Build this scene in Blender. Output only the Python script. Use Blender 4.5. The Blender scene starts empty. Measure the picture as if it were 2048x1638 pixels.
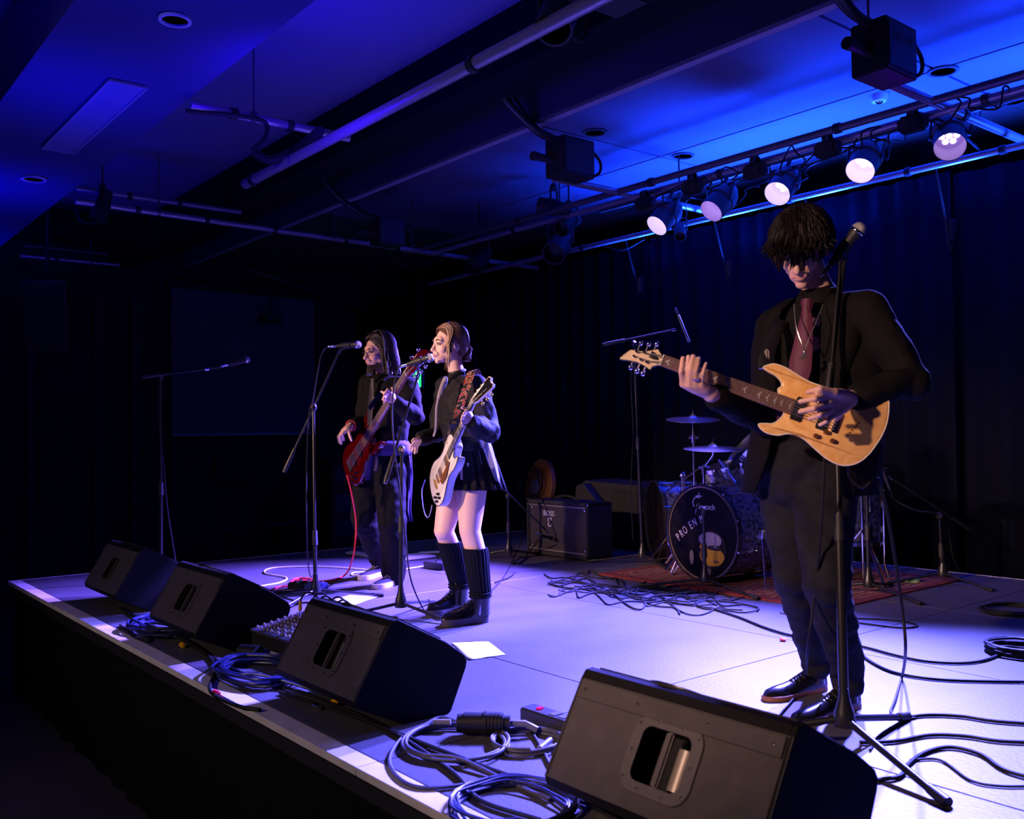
import bpy, bmesh, math, random
from mathutils import Vector as V, Matrix, noise
random.seed(7)
sc = bpy.context.scene
COL = sc.collection
PI = math.pi
R = math.radians

# ---------------------------------------------------------------- camera
CX, CY = 1024.0, 819.0
V1, V2 = (-500.0, 885.0), (3350.0, 835.0)
FPX = math.sqrt(-((V1[0]-CX)*(V2[0]-CX)+(V1[1]-CY)*(V2[1]-CY)))
def _r(v): return V((v[0]-CX, -(v[1]-CY), -FPX)).normalized()
AX = -_r(V1); AY = _r(V2); AZ = AX.cross(AY)
ROT = Matrix((AX, AY, AZ))
EYE = V((0, 0, 1.02))
cam_d = bpy.data.cameras.new('camera'); cam = bpy.data.objects.new('camera', cam_d); COL.objects.link(cam)
cam.matrix_world = Matrix.Translation(EYE) @ ROT.to_4x4()
cam_d.sensor_fit = 'HORIZONTAL'; cam_d.sensor_width = 36; cam_d.lens = 36*FPX/2048
cam_d.clip_start = 0.05; cam_d.clip_end = 80
cam_d.dof.use_dof = True; cam_d.dof.focus_distance = 4.9; cam_d.dof.aperture_fstop = 4.5
sc.camera = cam
def ray(px, py): return ROT @ V((px-CX, -(py-CY), -FPX))
def G(px, py, z=0.0):
    d = ray(px, py); return EYE + d*((z-EYE.z)/d.z)
def D(px, py, dep): return EYE + ray(px, py)*(dep/FPX)
def YP(px, py, y):
    d = ray(px, py); return EYE + d*(y/d.y)
def XP(px, py, x):
    d = ray(px, py); return EYE + d*(x/d.x)
CR = V((ROT[0][0], ROT[1][0], 0)).normalized()      # horizontal direction to the right of the view
CT = V((CR.y, -CR.x, 0))                             # horizontal direction towards the viewer
def fwd(yaw): return CT*math.cos(R(yaw)) - CR*math.sin(R(yaw))
def side(yaw): return CR*math.cos(R(yaw)) + CT*math.sin(R(yaw))

# ---------------------------------------------------------------- colour management, world, lights
sc.view_settings.view_transform = 'Standard'; sc.view_settings.look = 'None'
sc.view_settings.exposure = 0.0; sc.view_settings.gamma = 1.0; sc.view_settings.use_curve_mapping = False
w = bpy.data.worlds.new('world'); sc.world = w; w.use_nodes = True
w.node_tree.nodes['Background'].inputs[0].default_value = (0.02, 0.02, 0.10, 1)
w.node_tree.nodes['Background'].inputs[1].default_value = 0.05
FLOOR_Z = -0.8
def spot(name, loc, target, energy, color, size, blend=0.6, radius=0.05):
    l = bpy.data.lights.new(name, 'SPOT'); l.energy = energy; l.color = color
    l.spot_size = R(size); l.spot_blend = blend; l.shadow_soft_size = radius
    o = bpy.data.objects.new(name, l); COL.objects.link(o); o.location = loc
    o.rotation_euler = (V(target)-V(loc)).to_track_quat('-Z', 'Y').to_euler()
    return o
PARS = [  # lens centre, aim, energy, colour
    (YP(1313, 452, 5.90), V((-5.8, 3.0, 0)), 7500, (0.17, 0.09, 1.0)),
    (YP(1422, 423, 5.90), V((-5.2, 2.9, 0)), 9000, (0.15, 0.10, 1.0)),
    (YP(1554, 388, 5.90), V((-3.7, 2.6, 0)), 7000, (0.13, 0.11, 1.0)),
    (YP(1720, 342, 5.90), V((-2.9, 3.0, 0)), 7500, (0.13, 0.115, 1.0)),
    (YP(1900, 294, 5.90), V((-1.5, 3.3, 0)), 5600, (0.14, 0.135, 1.0))]
for i, (p, a, e, c) in enumerate(PARS):
    d = (a-p).normalized()
    spot('stage_lamp', p+d*0.03, a, e*1.35, c, (44, 48, 54, 50, 50)[i], 0.8, 0.06)
WARM = (1.0, 0.60, 0.47)
for (p, a, e, s) in [((-1.9, -2.2, 2.6), (-1.95, 3.0, 0.85), 900, 37), ((-5.0, -2.2, 2.6), (-4.3, 3.0, 1.0), 1700, 25), ((-6.3, -2.2, 2.6), (-5.8, 3.2, 1.0), 1250, 21)]:
    spot('front_of_house_lamp', p, a, e, WARM, s, 0.8, 0.08)
spot('front_of_house_lamp', (-3.6, -4.2, 2.9), (-3.9, 1.9, 0.1), 330, (1.0, 0.74, 0.66), 62, 0.9, 0.1)
# blue uplighters hung behind the lowest pipe, washing the ceiling
UPL = [(-6.2, 6.62, 2.50, 170), (-5.15, 6.62, 2.50, 430), (-4.25, 6.62, 2.50, 470), (-3.2, 6.62, 2.50, 260), (-2.2, 6.62, 2.50, 400), (-1.0, 6.62, 2.50, 220)]
for (x, y, z, e) in UPL:
    spot('uplight_lamp', (x, y, z), (x, y+0.0, 3.4), e*1.9, (0.008, 0.055, 1.0), 146, 1.0, 0.13)
for (x, y, e) in [(-5.55, 6.60, 7), (-2.95, 6.68, 9)]:
    spot('drape_lamp', (x, y, 0.05), (x, 6.95, 1.6), e, (0.0, 0.02, 1.0), 80, 1.0, 0.03)
# added blue fill for the soffit and ceiling, no fixtures belong to it
for (x, y, z, e) in [(-3.6, 1.3, 2.15, 45), (-5.6, 1.3, 2.15, 60), (-8.2, 1.3, 2.15, 80), (-10.5, 1.3, 2.15, 60), (-3.6, -0.8, 2.0, 160)]:
    spot('added_ceiling_fill', (x, y, z), (x-0.2, y+0.25, 3.4), e, (0.0, 0.0, 1.0), 142, 1.0, 0.2)
spot('added_ceiling_fill', (-4.5, 2.15, 2.45), (-5.0, 2.75, 3.45), 75, (0.03, 0.0, 1.0), 165, 1.0, 0.2)
spot('added_ceiling_fill', (-2.5, 4.9, 2.3), (-2.6, 4.6, 3.45), 10, (0.12, 0.0, 1.0), 160, 1.0, 0.2)

# ---------------------------------------------------------------- materials
MATS = {}
def mat(name, col, rough=0.6, metal=0.0, emit=None, es=1.0, bump=0.0, bscale=60.0, var=0.0, vscale=8.0, spec=0.5, coat=0.0, col2=None, alpha=1.0, sheen=0.0):
    if name in MATS: return MATS[name]
    m = bpy.data.materials.new(name); m.use_nodes = True; nt = m.node_tree; b = nt.nodes['Principled BSDF']
    b.inputs['Base Color'].default_value = (*col, 1); b.inputs['Roughness'].default_value = rough
    b.inputs['Metallic'].default_value = metal; b.inputs['Specular IOR Level'].default_value = spec
    b.inputs['Coat Weight'].default_value = coat
    if sheen: b.inputs['Sheen Weight'].default_value = sheen
    tc = nt.nodes.new('ShaderNodeTexCoord')
    if var > 0 or col2:
        n = nt.nodes.new('ShaderNodeTexNoise'); n.inputs['Scale'].default_value = vscale; n.inputs['Detail'].default_value = 4
        r = nt.nodes.new('ShaderNodeValToRGB'); r.color_ramp.elements[0].position = 0.35; r.color_ramp.elements[1].position = 0.65
        c2 = col2 or tuple(min(1, c*(1+var)) for c in col); c1 = col if col2 else tuple(c*(1-var) for c in col)
        r.color_ramp.elements[0].color = (*c1, 1); r.color_ramp.elements[1].color = (*c2, 1)
        nt.links.new(tc.outputs['Object'], n.inputs['Vector']); nt.links.new(n.outputs['Fac'], r.inputs['Fac'])
        nt.links.new(r.outputs['Color'], b.inputs['Base Color'])
    if bump > 0:
        n = nt.nodes.new('ShaderNodeTexNoise'); n.inputs['Scale'].default_value = bscale; n.inputs['Detail'].default_value = 3
        bp = nt.nodes.new('ShaderNodeBump'); bp.inputs['Strength'].default_value = bump; bp.inputs['Distance'].default_value = 0.01
        nt.links.new(tc.outputs['Object'], n.inputs['Vector']); nt.links.new(n.outputs['Fac'], bp.inputs['Height']); nt.links.new(bp.outputs['Normal'], b.inputs['Normal'])
    if emit:
        b.inputs['Emission Color'].default_value = (*emit, 1); b.inputs['Emission Strength'].default_value = es
    MATS[name] = m; return m
BLACK = mat('black_paint', (0.012, 0.012, 0.013), 0.55, bump=0.1, bscale=200)
MATTE = mat('matte_black_cloth', (0.004, 0.004, 0.005), 0.95, spec=0.1)
RUBBER = mat('black_rubber', (0.012, 0.012, 0.014), 0.45)
STEEL = mat('painted_steel', (0.03, 0.03, 0.032), 0.32, 0.6)
CHROME = mat('chrome', (0.85, 0.85, 0.88), 0.12, 1.0)
GALV = mat('galvanised_pipe', (0.36, 0.34, 0.38), 0.38, 0.6)
DGALV = mat('dark_pipe', (0.10, 0.10, 0.12), 0.45, 0.5)
WHITE = mat('white_paper', (0.85, 0.85, 0.85), 0.8)
GRILLE = mat('microphone_grille', (0.55, 0.53, 0.5), 0.45, 0.7, bump=0.5, bscale=900)
CABLE = mat('black_cable', (0.010, 0.010, 0.012), 0.6, spec=0.25)
SKIN = mat('skin', (0.72, 0.42, 0.34), 0.55, var=0.06, vscale=30)

# ---------------------------------------------------------------- mesh helpers
def frame(o, zdir, up=(0, 0, 1)):
    z = V(zdir).normalized(); u = V(up)
    if abs(z.dot(u.normalized())) > 0.98: u = V((1, 0, 0)) if abs(z.x) < 0.9 else V((0, 1, 0))
    x = u.cross(z).normalized(); y = z.cross(x)
    return Matrix.Translation(V(o)) @ Matrix((x, y, z)).transposed().to_4x4()
def frm(o, x, y, z): return Matrix.Translation(V(o)) @ Matrix((V(x), V(y), V(z))).transposed().to_4x4()
class MB:
    def __init__(s): s.v = []; s.f = []
    def add(s, vs, fs, M=None):
        k = len(s.v)
        s.v += [tuple(M @ V(p)) if M is not None else tuple(p) for p in vs]
        s.f += [tuple(i+k for i in f) for f in fs]; return s
    def box(s, c, d, M=None, rz=0):
        x, y, z = d[0]/2, d[1]/2, d[2]/2
        m = Matrix.Translation(V(c)) @ Matrix.Rotation(rz, 4, 'Z')
        if M is not None: m = M @ m
        return s.add([(-x,-y,-z),(x,-y,-z),(x,y,-z),(-x,y,-z),(-x,-y,z),(x,-y,z),(x,y,z),(-x,y,z)],
                     [(0,3,2,1),(4,5,6,7),(0,1,5,4),(1,2,6,5),(2,3,7,6),(3,0,4,7)], m)
    def bbox(s, c, d, r=0.01, M=None):       # box with chamfered edges
        bm = bmesh.new(); bmesh.ops.create_cube(bm, size=1)
        for q in bm.verts: q.co = V((q.co.x*d[0], q.co.y*d[1], q.co.z*d[2]))
        bmesh.ops.bevel(bm, geom=bm.edges[:], offset=r, segments=2, affect='EDGES')
        m = Matrix.Translation(V(c));  m = M @ m if M is not None else m
        bm.verts.index_update(); s.add([q.co[:] for q in bm.verts], [[q.index for q in f.verts] for f in bm.faces], m); bm.free(); return s
    def ell(s, c, r, M=None, u=14, w=9):
        vs = [(0,0,-1)]; fs = []
        for i in range(1, w):
            a = -PI/2+PI*i/w
            vs += [(math.cos(a)*math.cos(2*PI*j/u), math.cos(a)*math.sin(2*PI*j/u), math.sin(a)) for j in range(u)]
        vs.append((0,0,1)); n = len(vs)-1
        for j in range(u): fs.append((0, 1+(j+1)%u, 1+j)); fs.append((n, n-u+j, n-u+(j+1)%u))
        for i in range(w-2):
            for j in range(u):
                a = 1+i*u+j; b = 1+i*u+(j+1)%u; fs.append((a, b, b+u, a+u))
        if isinstance(r, (int, float)): r = (r, r, r)
        m = Matrix.Translation(V(c)) @ Matrix.Diagonal((*r, 1)); m = M @ m if M is not None else m
        return s.add(vs, fs, m)
    def tube(s, pts, rad, n=8, caps=True, M=None, flat=1.0, up=None):
        pts = [V(p) for p in pts]
        if M is not None: pts = [M @ p for p in pts]
        if isinstance(rad, (int, float)): rad = [rad]*len(pts)
        t0 = (pts[1]-pts[0]).normalized(); a = V(up) if up is not None else (V((0,0,1)) if abs(t0.z) < 0.9 else V((1,0,0)))
        x = (a - t0*a.dot(t0)).normalized(); vs = []; fs = []
        for i, p in enumerate(pts):
            t = (pts[min(i+1, len(pts)-1)]-pts[max(i-1, 0)])
            t = t.normalized() if t.length > 1e-9 else t0
            x = x - t*x.dot(t)
            x = x.normalized() if x.length > 1e-6 else t.orthogonal().normalized()
            y = t.cross(x)
            vs += [p + (x*math.cos(2*PI*j/n) + y*math.sin(2*PI*j/n)*flat)*rad[i] for j in range(n)]
        for i in range(len(pts)-1):
            for j in range(n):
                a0 = i*n+j; b0 = i*n+(j+1)%n; fs.append((a0, b0, b0+n, a0+n))
        if caps: fs.append(tuple(reversed(range(n)))); fs.append(tuple(range((len(pts)-1)*n, len(pts)*n)))
        return s.add([q[:] for q in vs], fs)
    def capsule(s, pts, rad, n=12, M=None):  # tube with ball joints: fuses well
        if isinstance(rad, (int, float)): rad = [rad]*len(pts)
        s.tube(pts, rad, n, True, M)
        for p, r in zip(pts, rad): s.ell(p if M is None else M @ V(p), r*0.995, None, 12, 8)
        return s
    def lathe(s, prof, M, n=24, caps=True):             # prof: (radius, z)
        vs = []; fs = []
        for r, z in prof: vs += [(r*math.cos(2*PI*j/n), r*math.sin(2*PI*j/n), z) for j in range(n)]
        for i in range(len(prof)-1):
            for j in range(n):
                a = i*n+j; b = i*n+(j+1)%n; fs.append((a, b, b+n, a+n))
        if caps and prof[0][0] > 1e-5: fs.append(tuple(reversed(range(n))))
        if caps and prof[-1][0] > 1e-5: fs.append(tuple(range((len(prof)-1)*n, len(prof)*n)))
        return s.add(vs, fs, M)
    def ring(s, r0, r1, z0, z1, M, n=32):    # hollow ring
        return s._ring(r0, r1, z0, z1, M, n)
    def _ring(s, r0, r1, z0, z1, M, n):
        vs = []; P = [(r0, z0), (r1, z0), (r1, z1), (r0, z1)]
        for r, z in P: vs += [(r*math.cos(2*PI*j/n), r*math.sin(2*PI*j/n), z) for j in range(n)]
        fs = []
        for i in range(4):
            for j in range(n):
                a = i*n+j; b = i*n+(j+1)%n; c = ((i+1)%4)*n+(j+1)%n; d = ((i+1)%4)*n+j; fs.append((a, b, c, d))
        return s.add(vs, fs, M)
    def prism(s, poly, z0, z1, M=None):
        n = len(poly)
        vs = [(p[0], p[1], z0) for p in poly]+[(p[0], p[1], z1) for p in poly]
        fs = [tuple(reversed(range(n))), tuple(range(n, 2*n))]+[(i, (i+1)%n, n+(i+1)%n, n+i) for i in range(n)]
        return s.add(vs, fs, M)
    def loft(s, rings, closed=True, caps=True):
        n = len(rings[0]); vs = [tuple(p) for r in rings for p in r]; fs = []
        for i in range(len(rings)-1):
            for j in range(n if closed else n-1):
                a = i*n+j; b = i*n+(j+1)%n; fs.append((a, b, b+n, a+n))
        if caps and closed: fs.append(tuple(reversed(range(n)))); fs.append(tuple(range((len(rings)-1)*n, len(rings)*n)))
        return s.add(vs, fs)
    def build(s, name, m, parent=None, smooth=True, bevel=0.0, seg=2, angle=38, label=None):
        me = bpy.data.meshes.new(name)
        off = V((0,0,0)); q = parent
        while q is not None: off += q.location; q = q.parent
        me.from_pydata([tuple(V(p)-off) for p in s.v], [], s.f)
        me.update()
        bm = bmesh.new(); bm.from_mesh(me); bmesh.ops.recalc_face_normals(bm, faces=bm.faces[:]); bm.to_mesh(me); bm.free()
        o = bpy.data.objects.new(name, me); COL.objects.link(o)
        if m is not None: me.materials.append(m)
        if parent is not None: o.parent = parent
        if bevel > 0:
            b = o.modifiers.new('bevel', 'BEVEL'); b.width = bevel; b.segments = seg; b.limit_method = 'ANGLE'; b.angle_limit = R(40)
        if smooth:
            me.polygons.foreach_set('use_smooth', [True]*len(me.polygons)); me.set_sharp_from_angle(angle=R(angle))
        if label: o['label'] = label
        return o
def fuse(name, mb, m, parent=None, voxel=0.005, it=4, wrinkle=0.0, wscale=9.0, wdir=None):
    me = bpy.data.meshes.new(name); me.from_pydata(mb.v, [], mb.f); me.update()
    bm = bmesh.new(); bm.from_mesh(me); bmesh.ops.recalc_face_normals(bm, faces=bm.faces[:]); bm.to_mesh(me); bm.free()
    o = bpy.data.objects.new(name, me); COL.objects.link(o)
    r = o.modifiers.new('r', 'REMESH'); r.mode = 'VOXEL'; r.voxel_size = voxel; r.use_smooth_shade = True
    sm = o.modifiers.new('s', 'SMOOTH'); sm.iterations = it; sm.factor = 0.5
    dg = bpy.context.evaluated_depsgraph_get(); dg.update()
    ne = bpy.data.meshes.new_from_object(o.evaluated_get(dg)); o.modifiers.clear(); o.data = ne; ne.name = name
    off = V((0,0,0)); q = parent
    while q is not None: off += q.location; q = q.parent
    import numpy as np
    N = len(ne.vertices); co = np.empty(N*3, 'f'); ne.vertices.foreach_get('co', co); co = co.reshape(-1, 3)
    if wrinkle > 0:
        nr = np.empty(N*3, 'f'); ne.vertex_normals.foreach_get('vector', nr); nr = nr.reshape(-1, 3)
        sc_ = np.array(wdir if wdir else (wscale,)*3, 'f'); cc = (co*sc_).tolist(); nz = noise.noise
        am = np.array([nz(V(c))+0.5*nz(V((c[0]*2.3, c[1]*2.3, c[2]*2.3))) for c in cc], 'f')
        co = co+nr*(am*wrinkle)[:, None]
    co = co-np.array(off[:], 'f'); ne.vertices.foreach_set('co', co.astype('f').ravel()); ne.update()
    ne.polygons.foreach_set('use_smooth', [True]*len(ne.polygons))
    ne.materials.clear(); ne.materials.append(m)
    if parent is not None: o.parent = parent
    return o
def empty(name, loc, label, cat, group=None):
    o = bpy.data.objects.new(name, None); COL.objects.link(o); o.location = V(loc); o.empty_display_size = 0.1
    o['label'] = label; o['category'] = cat
    if group: o['group'] = group
    return o
def tag(o, label, cat, group=None):
    o['label'] = label; o['category'] = cat
    if group: o['group'] = group
    return o
def struct(o): o['kind'] = 'structure'; return o
def copy_tree(o, parent=None):
    c = o.copy(); COL.objects.link(c); c.parent = parent
    for ch in list(o.children): copy_tree(ch, c)
    return c
def smoothpath(pts, k=6):            # Catmull-Rom
    pts = [V(p) for p in pts]; P = [pts[0]*2-pts[1]]+pts+[pts[-1]*2-pts[-2]]; out = []
    for i in range(1, len(P)-2):
        a, b, c, d = P[i-1:i+3]
        for j in range(k):
            t = j/k; out.append(0.5*((2*b)+(c-a)*t+(2*a-5*b+4*c-d)*t*t+(3*b-a-3*c+d)*t**3))
    out.append(pts[-1]); return out
def text_mb(body, size, M, ext=0.0008, align='CENTER'):
    cu = bpy.data.curves.new('t', 'FONT'); cu.body = body; cu.size = size; cu.extrude = ext; cu.align_x = align; cu.align_y = 'CENTER'; cu.resolution_u = 3
    o = bpy.data.objects.new('t', cu); COL.objects.link(o); dg = bpy.context.evaluated_depsgraph_get(); dg.update()
    me = bpy.data.meshes.new_from_object(o.evaluated_get(dg)); mb = MB()
    mb.add([q.co[:] for q in me.vertices], [tuple(p.vertices) for p in me.polygons], M)
    bpy.data.objects.remove(o); bpy.data.curves.remove(cu); bpy.data.meshes.remove(me); return mb
# ================================================================ SETTING
def sbox(name, c, d, m, parent=None, bevel=0): 
    o = MB().box(c, d).build(name, m, parent, False, bevel)
    if parent is None: struct(o)
    return o
HALLF = mat('hall_floor', (0.03, 0.026, 0.034), 0.6, var=0.2, vscale=1.5)
CEIL = mat('ceiling_plaster_blue_lit', (0.10, 0.11, 0.21), 0.85, var=0.04, vscale=1.0, bump=0.15, bscale=160)  # blue of the lamp light is mixed into the panel colour
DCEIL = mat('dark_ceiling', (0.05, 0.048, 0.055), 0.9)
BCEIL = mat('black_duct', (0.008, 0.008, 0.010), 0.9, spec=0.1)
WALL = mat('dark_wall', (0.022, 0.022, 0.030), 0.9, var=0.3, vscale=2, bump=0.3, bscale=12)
SOFF = mat('soffit_plaster_blue_lit', (0.035, 0.035, 0.14), 0.9)  # blue tint stands in for blue light on the soffit
struct(MB().box((-5.5, 2.0, FLOOR_Z-0.05), (15.5, 15.5, 0.1)).build('floor', HALLF, None, False))
sbox('wall_left', (-12.6, 3.0, 1.2), (0.15, 12.5, 4.6), WALL)
sbox('wall_back', (-5.0, 8.75, 1.2), (15.5, 0.2, 4.8), BCEIL)
CZ = 3.45
# ceiling: pale panels with real joints, hung from a black void slab
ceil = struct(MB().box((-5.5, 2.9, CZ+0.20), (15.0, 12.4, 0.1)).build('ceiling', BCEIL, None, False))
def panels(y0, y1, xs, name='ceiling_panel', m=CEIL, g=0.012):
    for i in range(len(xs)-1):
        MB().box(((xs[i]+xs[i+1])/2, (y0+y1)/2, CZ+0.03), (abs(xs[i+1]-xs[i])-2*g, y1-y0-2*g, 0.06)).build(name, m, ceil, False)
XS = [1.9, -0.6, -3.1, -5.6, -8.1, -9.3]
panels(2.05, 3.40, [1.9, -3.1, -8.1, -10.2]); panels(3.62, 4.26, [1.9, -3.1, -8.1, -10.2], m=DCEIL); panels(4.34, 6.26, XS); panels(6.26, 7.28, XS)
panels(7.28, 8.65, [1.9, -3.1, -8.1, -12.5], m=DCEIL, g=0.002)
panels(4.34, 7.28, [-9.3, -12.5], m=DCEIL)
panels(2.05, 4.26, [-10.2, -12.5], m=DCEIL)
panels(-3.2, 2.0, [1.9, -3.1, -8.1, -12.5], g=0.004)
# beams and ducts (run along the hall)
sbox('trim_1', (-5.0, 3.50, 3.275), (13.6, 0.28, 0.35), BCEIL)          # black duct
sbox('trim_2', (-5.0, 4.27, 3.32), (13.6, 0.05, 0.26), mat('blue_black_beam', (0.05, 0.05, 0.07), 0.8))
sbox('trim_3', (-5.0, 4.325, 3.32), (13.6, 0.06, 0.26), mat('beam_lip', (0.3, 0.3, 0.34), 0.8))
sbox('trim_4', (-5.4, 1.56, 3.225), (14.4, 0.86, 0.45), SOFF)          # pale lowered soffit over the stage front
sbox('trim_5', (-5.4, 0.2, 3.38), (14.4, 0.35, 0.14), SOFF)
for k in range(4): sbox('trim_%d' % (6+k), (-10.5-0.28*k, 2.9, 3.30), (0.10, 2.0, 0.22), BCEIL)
# curtain behind the stage, real folds
def curtain(x0, x1, y, z0, z1, name, m, amp=0.045, wl=0.22):
    n = int(abs(x1-x0)/0.035); mb = MB(); top = []; bot = []
    for i in range(n+1):
        x = x0+(x1-x0)*i/n; ph = noise.noise(V((x*0.9, 0, 3)))*3
        d = amp*math.sin(2*PI*x/wl+ph*2)+0.02*noise.noise(V((x*7, 1, 0)))
        top.append((x, y+d*0.5, z1)); bot.append((x+0.02*noise.noise(V((x*3, 5, 0))), y+d, z0))
    mb.loft([bot, top], closed=False)
    o = mb.build(name, m, None, True, angle=80); s = o.modifiers.new('s', 'SOLIDIFY'); s.thickness = 0.004; return o
CURT = mat('dark_blue_velvet', (0.004, 0.005, 0.012), 0.95, spec=0.05)
for i, (a, b) in enumerate([(-12.4, -9.4), (-9.45, -6.4), (-6.45, -3.4), (-3.45, 1.5)]):
    o = curtain(a, b, 7.06+0.13*(i % 2), FLOOR_Z+0.02, 2.96, 'stage_curtain', CURT)
    tag(o, ['black drape hanging farthest left beyond the stage end', 'black drape behind the two singers at stage rear', 'black drape hanging directly behind the drum kit', 'black drape with faint blue glow at far right'][i], 'curtain', 'black stage drapes')
# ---- stage platform
stage = empty('stage', (-3.0, 4.0, 0), 'low stage with grey deck, white painted edge and black skirt', 'stage')
DECK = mat('deck_paint', (0.085, 0.083, 0.090), 0.5, var=0.10, vscale=3.0, bump=0.12, bscale=60, spec=0.35)
EDGE = mat('white_edge_paint', (0.62, 0.58, 0.56), 0.6, var=0.10, vscale=9)
SX0, SX1, SY0, SY1 = -7.56, 1.6, 1.445, 6.58
MB().box(((SX0+SX1)/2, (SY0+SY1)/2, -0.06), (SX1-SX0-0.02, SY1-SY0-0.02, 0.05)).build('deck_frame', BLACK, stage, False)
xs = [SX0+0.015, -5.09, -2.57, -0.05, SX1]; ys = [SY0+0.085, 2.63, 3.915, 5.2, SY1-0.02]
for i in range(len(xs)-1):
    for j in range(len(ys)-1):
        g = 0.0028
        MB().box(((xs[i]+xs[i+1])/2, (ys[j]+ys[j+1])/2, -0.0125), (xs[i+1]-xs[i]-2*g, ys[j+1]-ys[j]-2*g, 0.025+random.uniform(-.0008, .0008))).build('deck_panel', DECK, stage, False, 0.0015, 1)
for i in range(len(xs)-1):
    MB().box(((xs[i]+xs[i+1])/2, SY0+0.0425, -0.0125), (xs[i+1]-xs[i]-0.003, 0.08, 0.027)).build('edge_strip', EDGE, stage, False, 0.002, 1)
MB().box((SX0+0.004, (SY0+SY1)/2, -0.0125), (0.018, SY1-SY0, 0.028)).build('edge_strip', EDGE, stage, False)
MB().box(((SX0+SX1)/2, SY1-0.009, -0.0125), (SX1-SX0, 0.018, 0.028)).build('edge_strip', EDGE, stage, False)
o = curtain(SX0, SX1, SY0+0.05, FLOOR_Z+0.005, -0.03, 'skirt', MATTE, 0.012, 0.3); o.parent = stage; o.location = -stage.location
MB().box((SX0+0.03, (SY0+SY1)/2, -0.43), (0.02, SY1-SY0-0.1, 0.73)).build('end_skirt', MATTE, stage, False)
# ---- recessed lamp and round downlights in the soffit, downlights in the ceiling
def panel_light(x, y, z, lx, ly, label):
    e = empty('recessed_strip_light', (x, y, z), label, 'light')
    for sx, sy, dx, dy in ((0, 1, lx, .012), (0, -1, lx, .012), (1, 0, .012, ly), (-1, 0, .012, ly)):
        MB().box((x+sx*lx/2, y+sy*ly/2, z-0.004), (dx, dy, 0.012)).build('frame', mat('dull_white_metal', (0.25, 0.25, 0.3), 0.6), e, False)
    MB().box((x, y, z+0.002), (lx, ly, 0.012)).build('diffuser', mat('unlit_diffuser', (0.16, 0.16, 0.30), 0.5), e, False)
a = G(240, 160, 3.0); b = G(130, 300, 3.0)
panel_light((a.x+b.x)/2, (a.y+b.y)/2, 2.99, abs(a.x-b.x), 0.20, 'long unlit strip light recessed in the pale soffit')
def downlight(p, r, label, dark=True):
    e = empty('downlight', p, label, 'light', 'round downlights overhead'); M = frame(p, (0, 0, 1))
    MB().ring(r*0.80, r, -0.012, 0.0, M).build('rim', mat('downlight_rim', (0.5, 0.5, 0.55), 0.5) if not dark else mat('downlight_rim_dark', (0.06, 0.06, 0.08), 0.5), e)
    MB().lathe([(0.0001, -0.002), (r*0.79, -0.002)], M).build('lamp_face', mat('downlight_bowl', (0.03, 0.03, 0.05), 0.4), e)
    return e
downlight(G(350, 38, 2.995), 0.075, 'pale rimmed downlight in the soffit above the strip light', False)
downlight(G(67, 357, 2.995), 0.09, 'small downlight low on the left end of the soffit', False)
for px, py, l in [(1190, 264, 'dark downlight in blue ceiling above the middle dimmer box'), (1366, 311, 'dark downlight in blue ceiling left of the lamp row'), (1886, 141, 'dark downlight in blue ceiling just right of the nearest dimmer box'), (1515, 349, 'dark downlight in the grey strip behind the lamp row'), (2028, 202, 'dark downlight at the right frame edge behind the pipes'), (1700, 225, 'dark downlight in blue ceiling between two lamp shadows')]:
    if px == 1700: continue
    downlight(G(px, py, CZ-0.002), 0.10, l)
# smoke sensor
p = G(1758, 190, CZ); e = empty('smoke_detector', p, 'small round detector on the blue ceiling below the nearest dimmer box', 'detector')
MB().lathe([(0.0001, -0.05), (0.05, -0.05), (0.06, -0.03), (0.06, 0)], frame(p, (0, 0, 1))).build('housing', mat('sensor_plastic', (0.5, 0.5, 0.5), 0.5), e)
MB().lathe([(0.0001, -0.066), (0.02, -0.062), (0.028, -0.05)], frame(p, (0, 0, 1))).build('sensor_dome', CHROME, e)

# ---- pipe grid
PZ = 2.95
def pipe(name, a, b, r, m, label, cat='pipe', group='ceiling pipe grid', bands=()):
    e = empty(name, a, label, cat, group)
    MB().tube([a, b], r, 14).build('tube', m, e)
    a = V(a); b = V(b)
    for t in bands:
        c = a.lerp(b, t); d = (b-a).normalized()
        MB().tube([c-d*0.02, c+d*0.02], r*1.35, 14).build('coupling', BLACK, e)
    return e
pipe('lighting_pipe', (-8.5, 5.43, PZ), (-2.05, 5.43, PZ), 0.026, DGALV, 'long dark upper pipe above the row of lamps', bands=(.3, .55, .8, .995))
pipe('lighting_pipe', (-8.3, 5.60, PZ-0.02), (1.4, 5.60, PZ-0.02), 0.024, GALV, 'silver pipe right beneath the dark upper pipe', bands=(.15, .4, .6))
pipe('lighting_pipe', (-9.5, 6.42, 2.845), (1.4, 6.42, 2.845), 0.024, GALV, 'lowest long pipe shining blue in front of the drapes', bands=(.25, .36, .47, .56, .62, .68, .75))
pipe('lighting_pipe', (-6.2, 6.10, 3.06), (1.4, 6.10, 3.06), 0.022, DGALV, 'pipe that the five lit lamps hang from')
pipe('front_pipe', (-6.1, 2.62, 2.74), (1.4, 2.60, 2.74), 0.032, GALV, 'long bright pipe under the black duct, upper middle', bands=(.02, .35))
pipe('cross_pipe', (-5.38, 1.98, PZ), (-5.38, 3.02, PZ), 0.026, GALV, 'cross pipe with violet sheen hanging on a rod, upper left', bands=(.25, .6, .9))
pipe('cross_pipe', (-5.32, 4.75, PZ), (-5.32, 6.5, PZ), 0.028, GALV, 'cross pipe running through the middle dimmer box', bands=(.6,))
pipe('cross_pipe', (-2.72, 4.75, PZ), (-2.72, 6.9, PZ), 0.028, GALV, 'cross pipe running through the nearest dimmer box', bands=(.5,))
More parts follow.
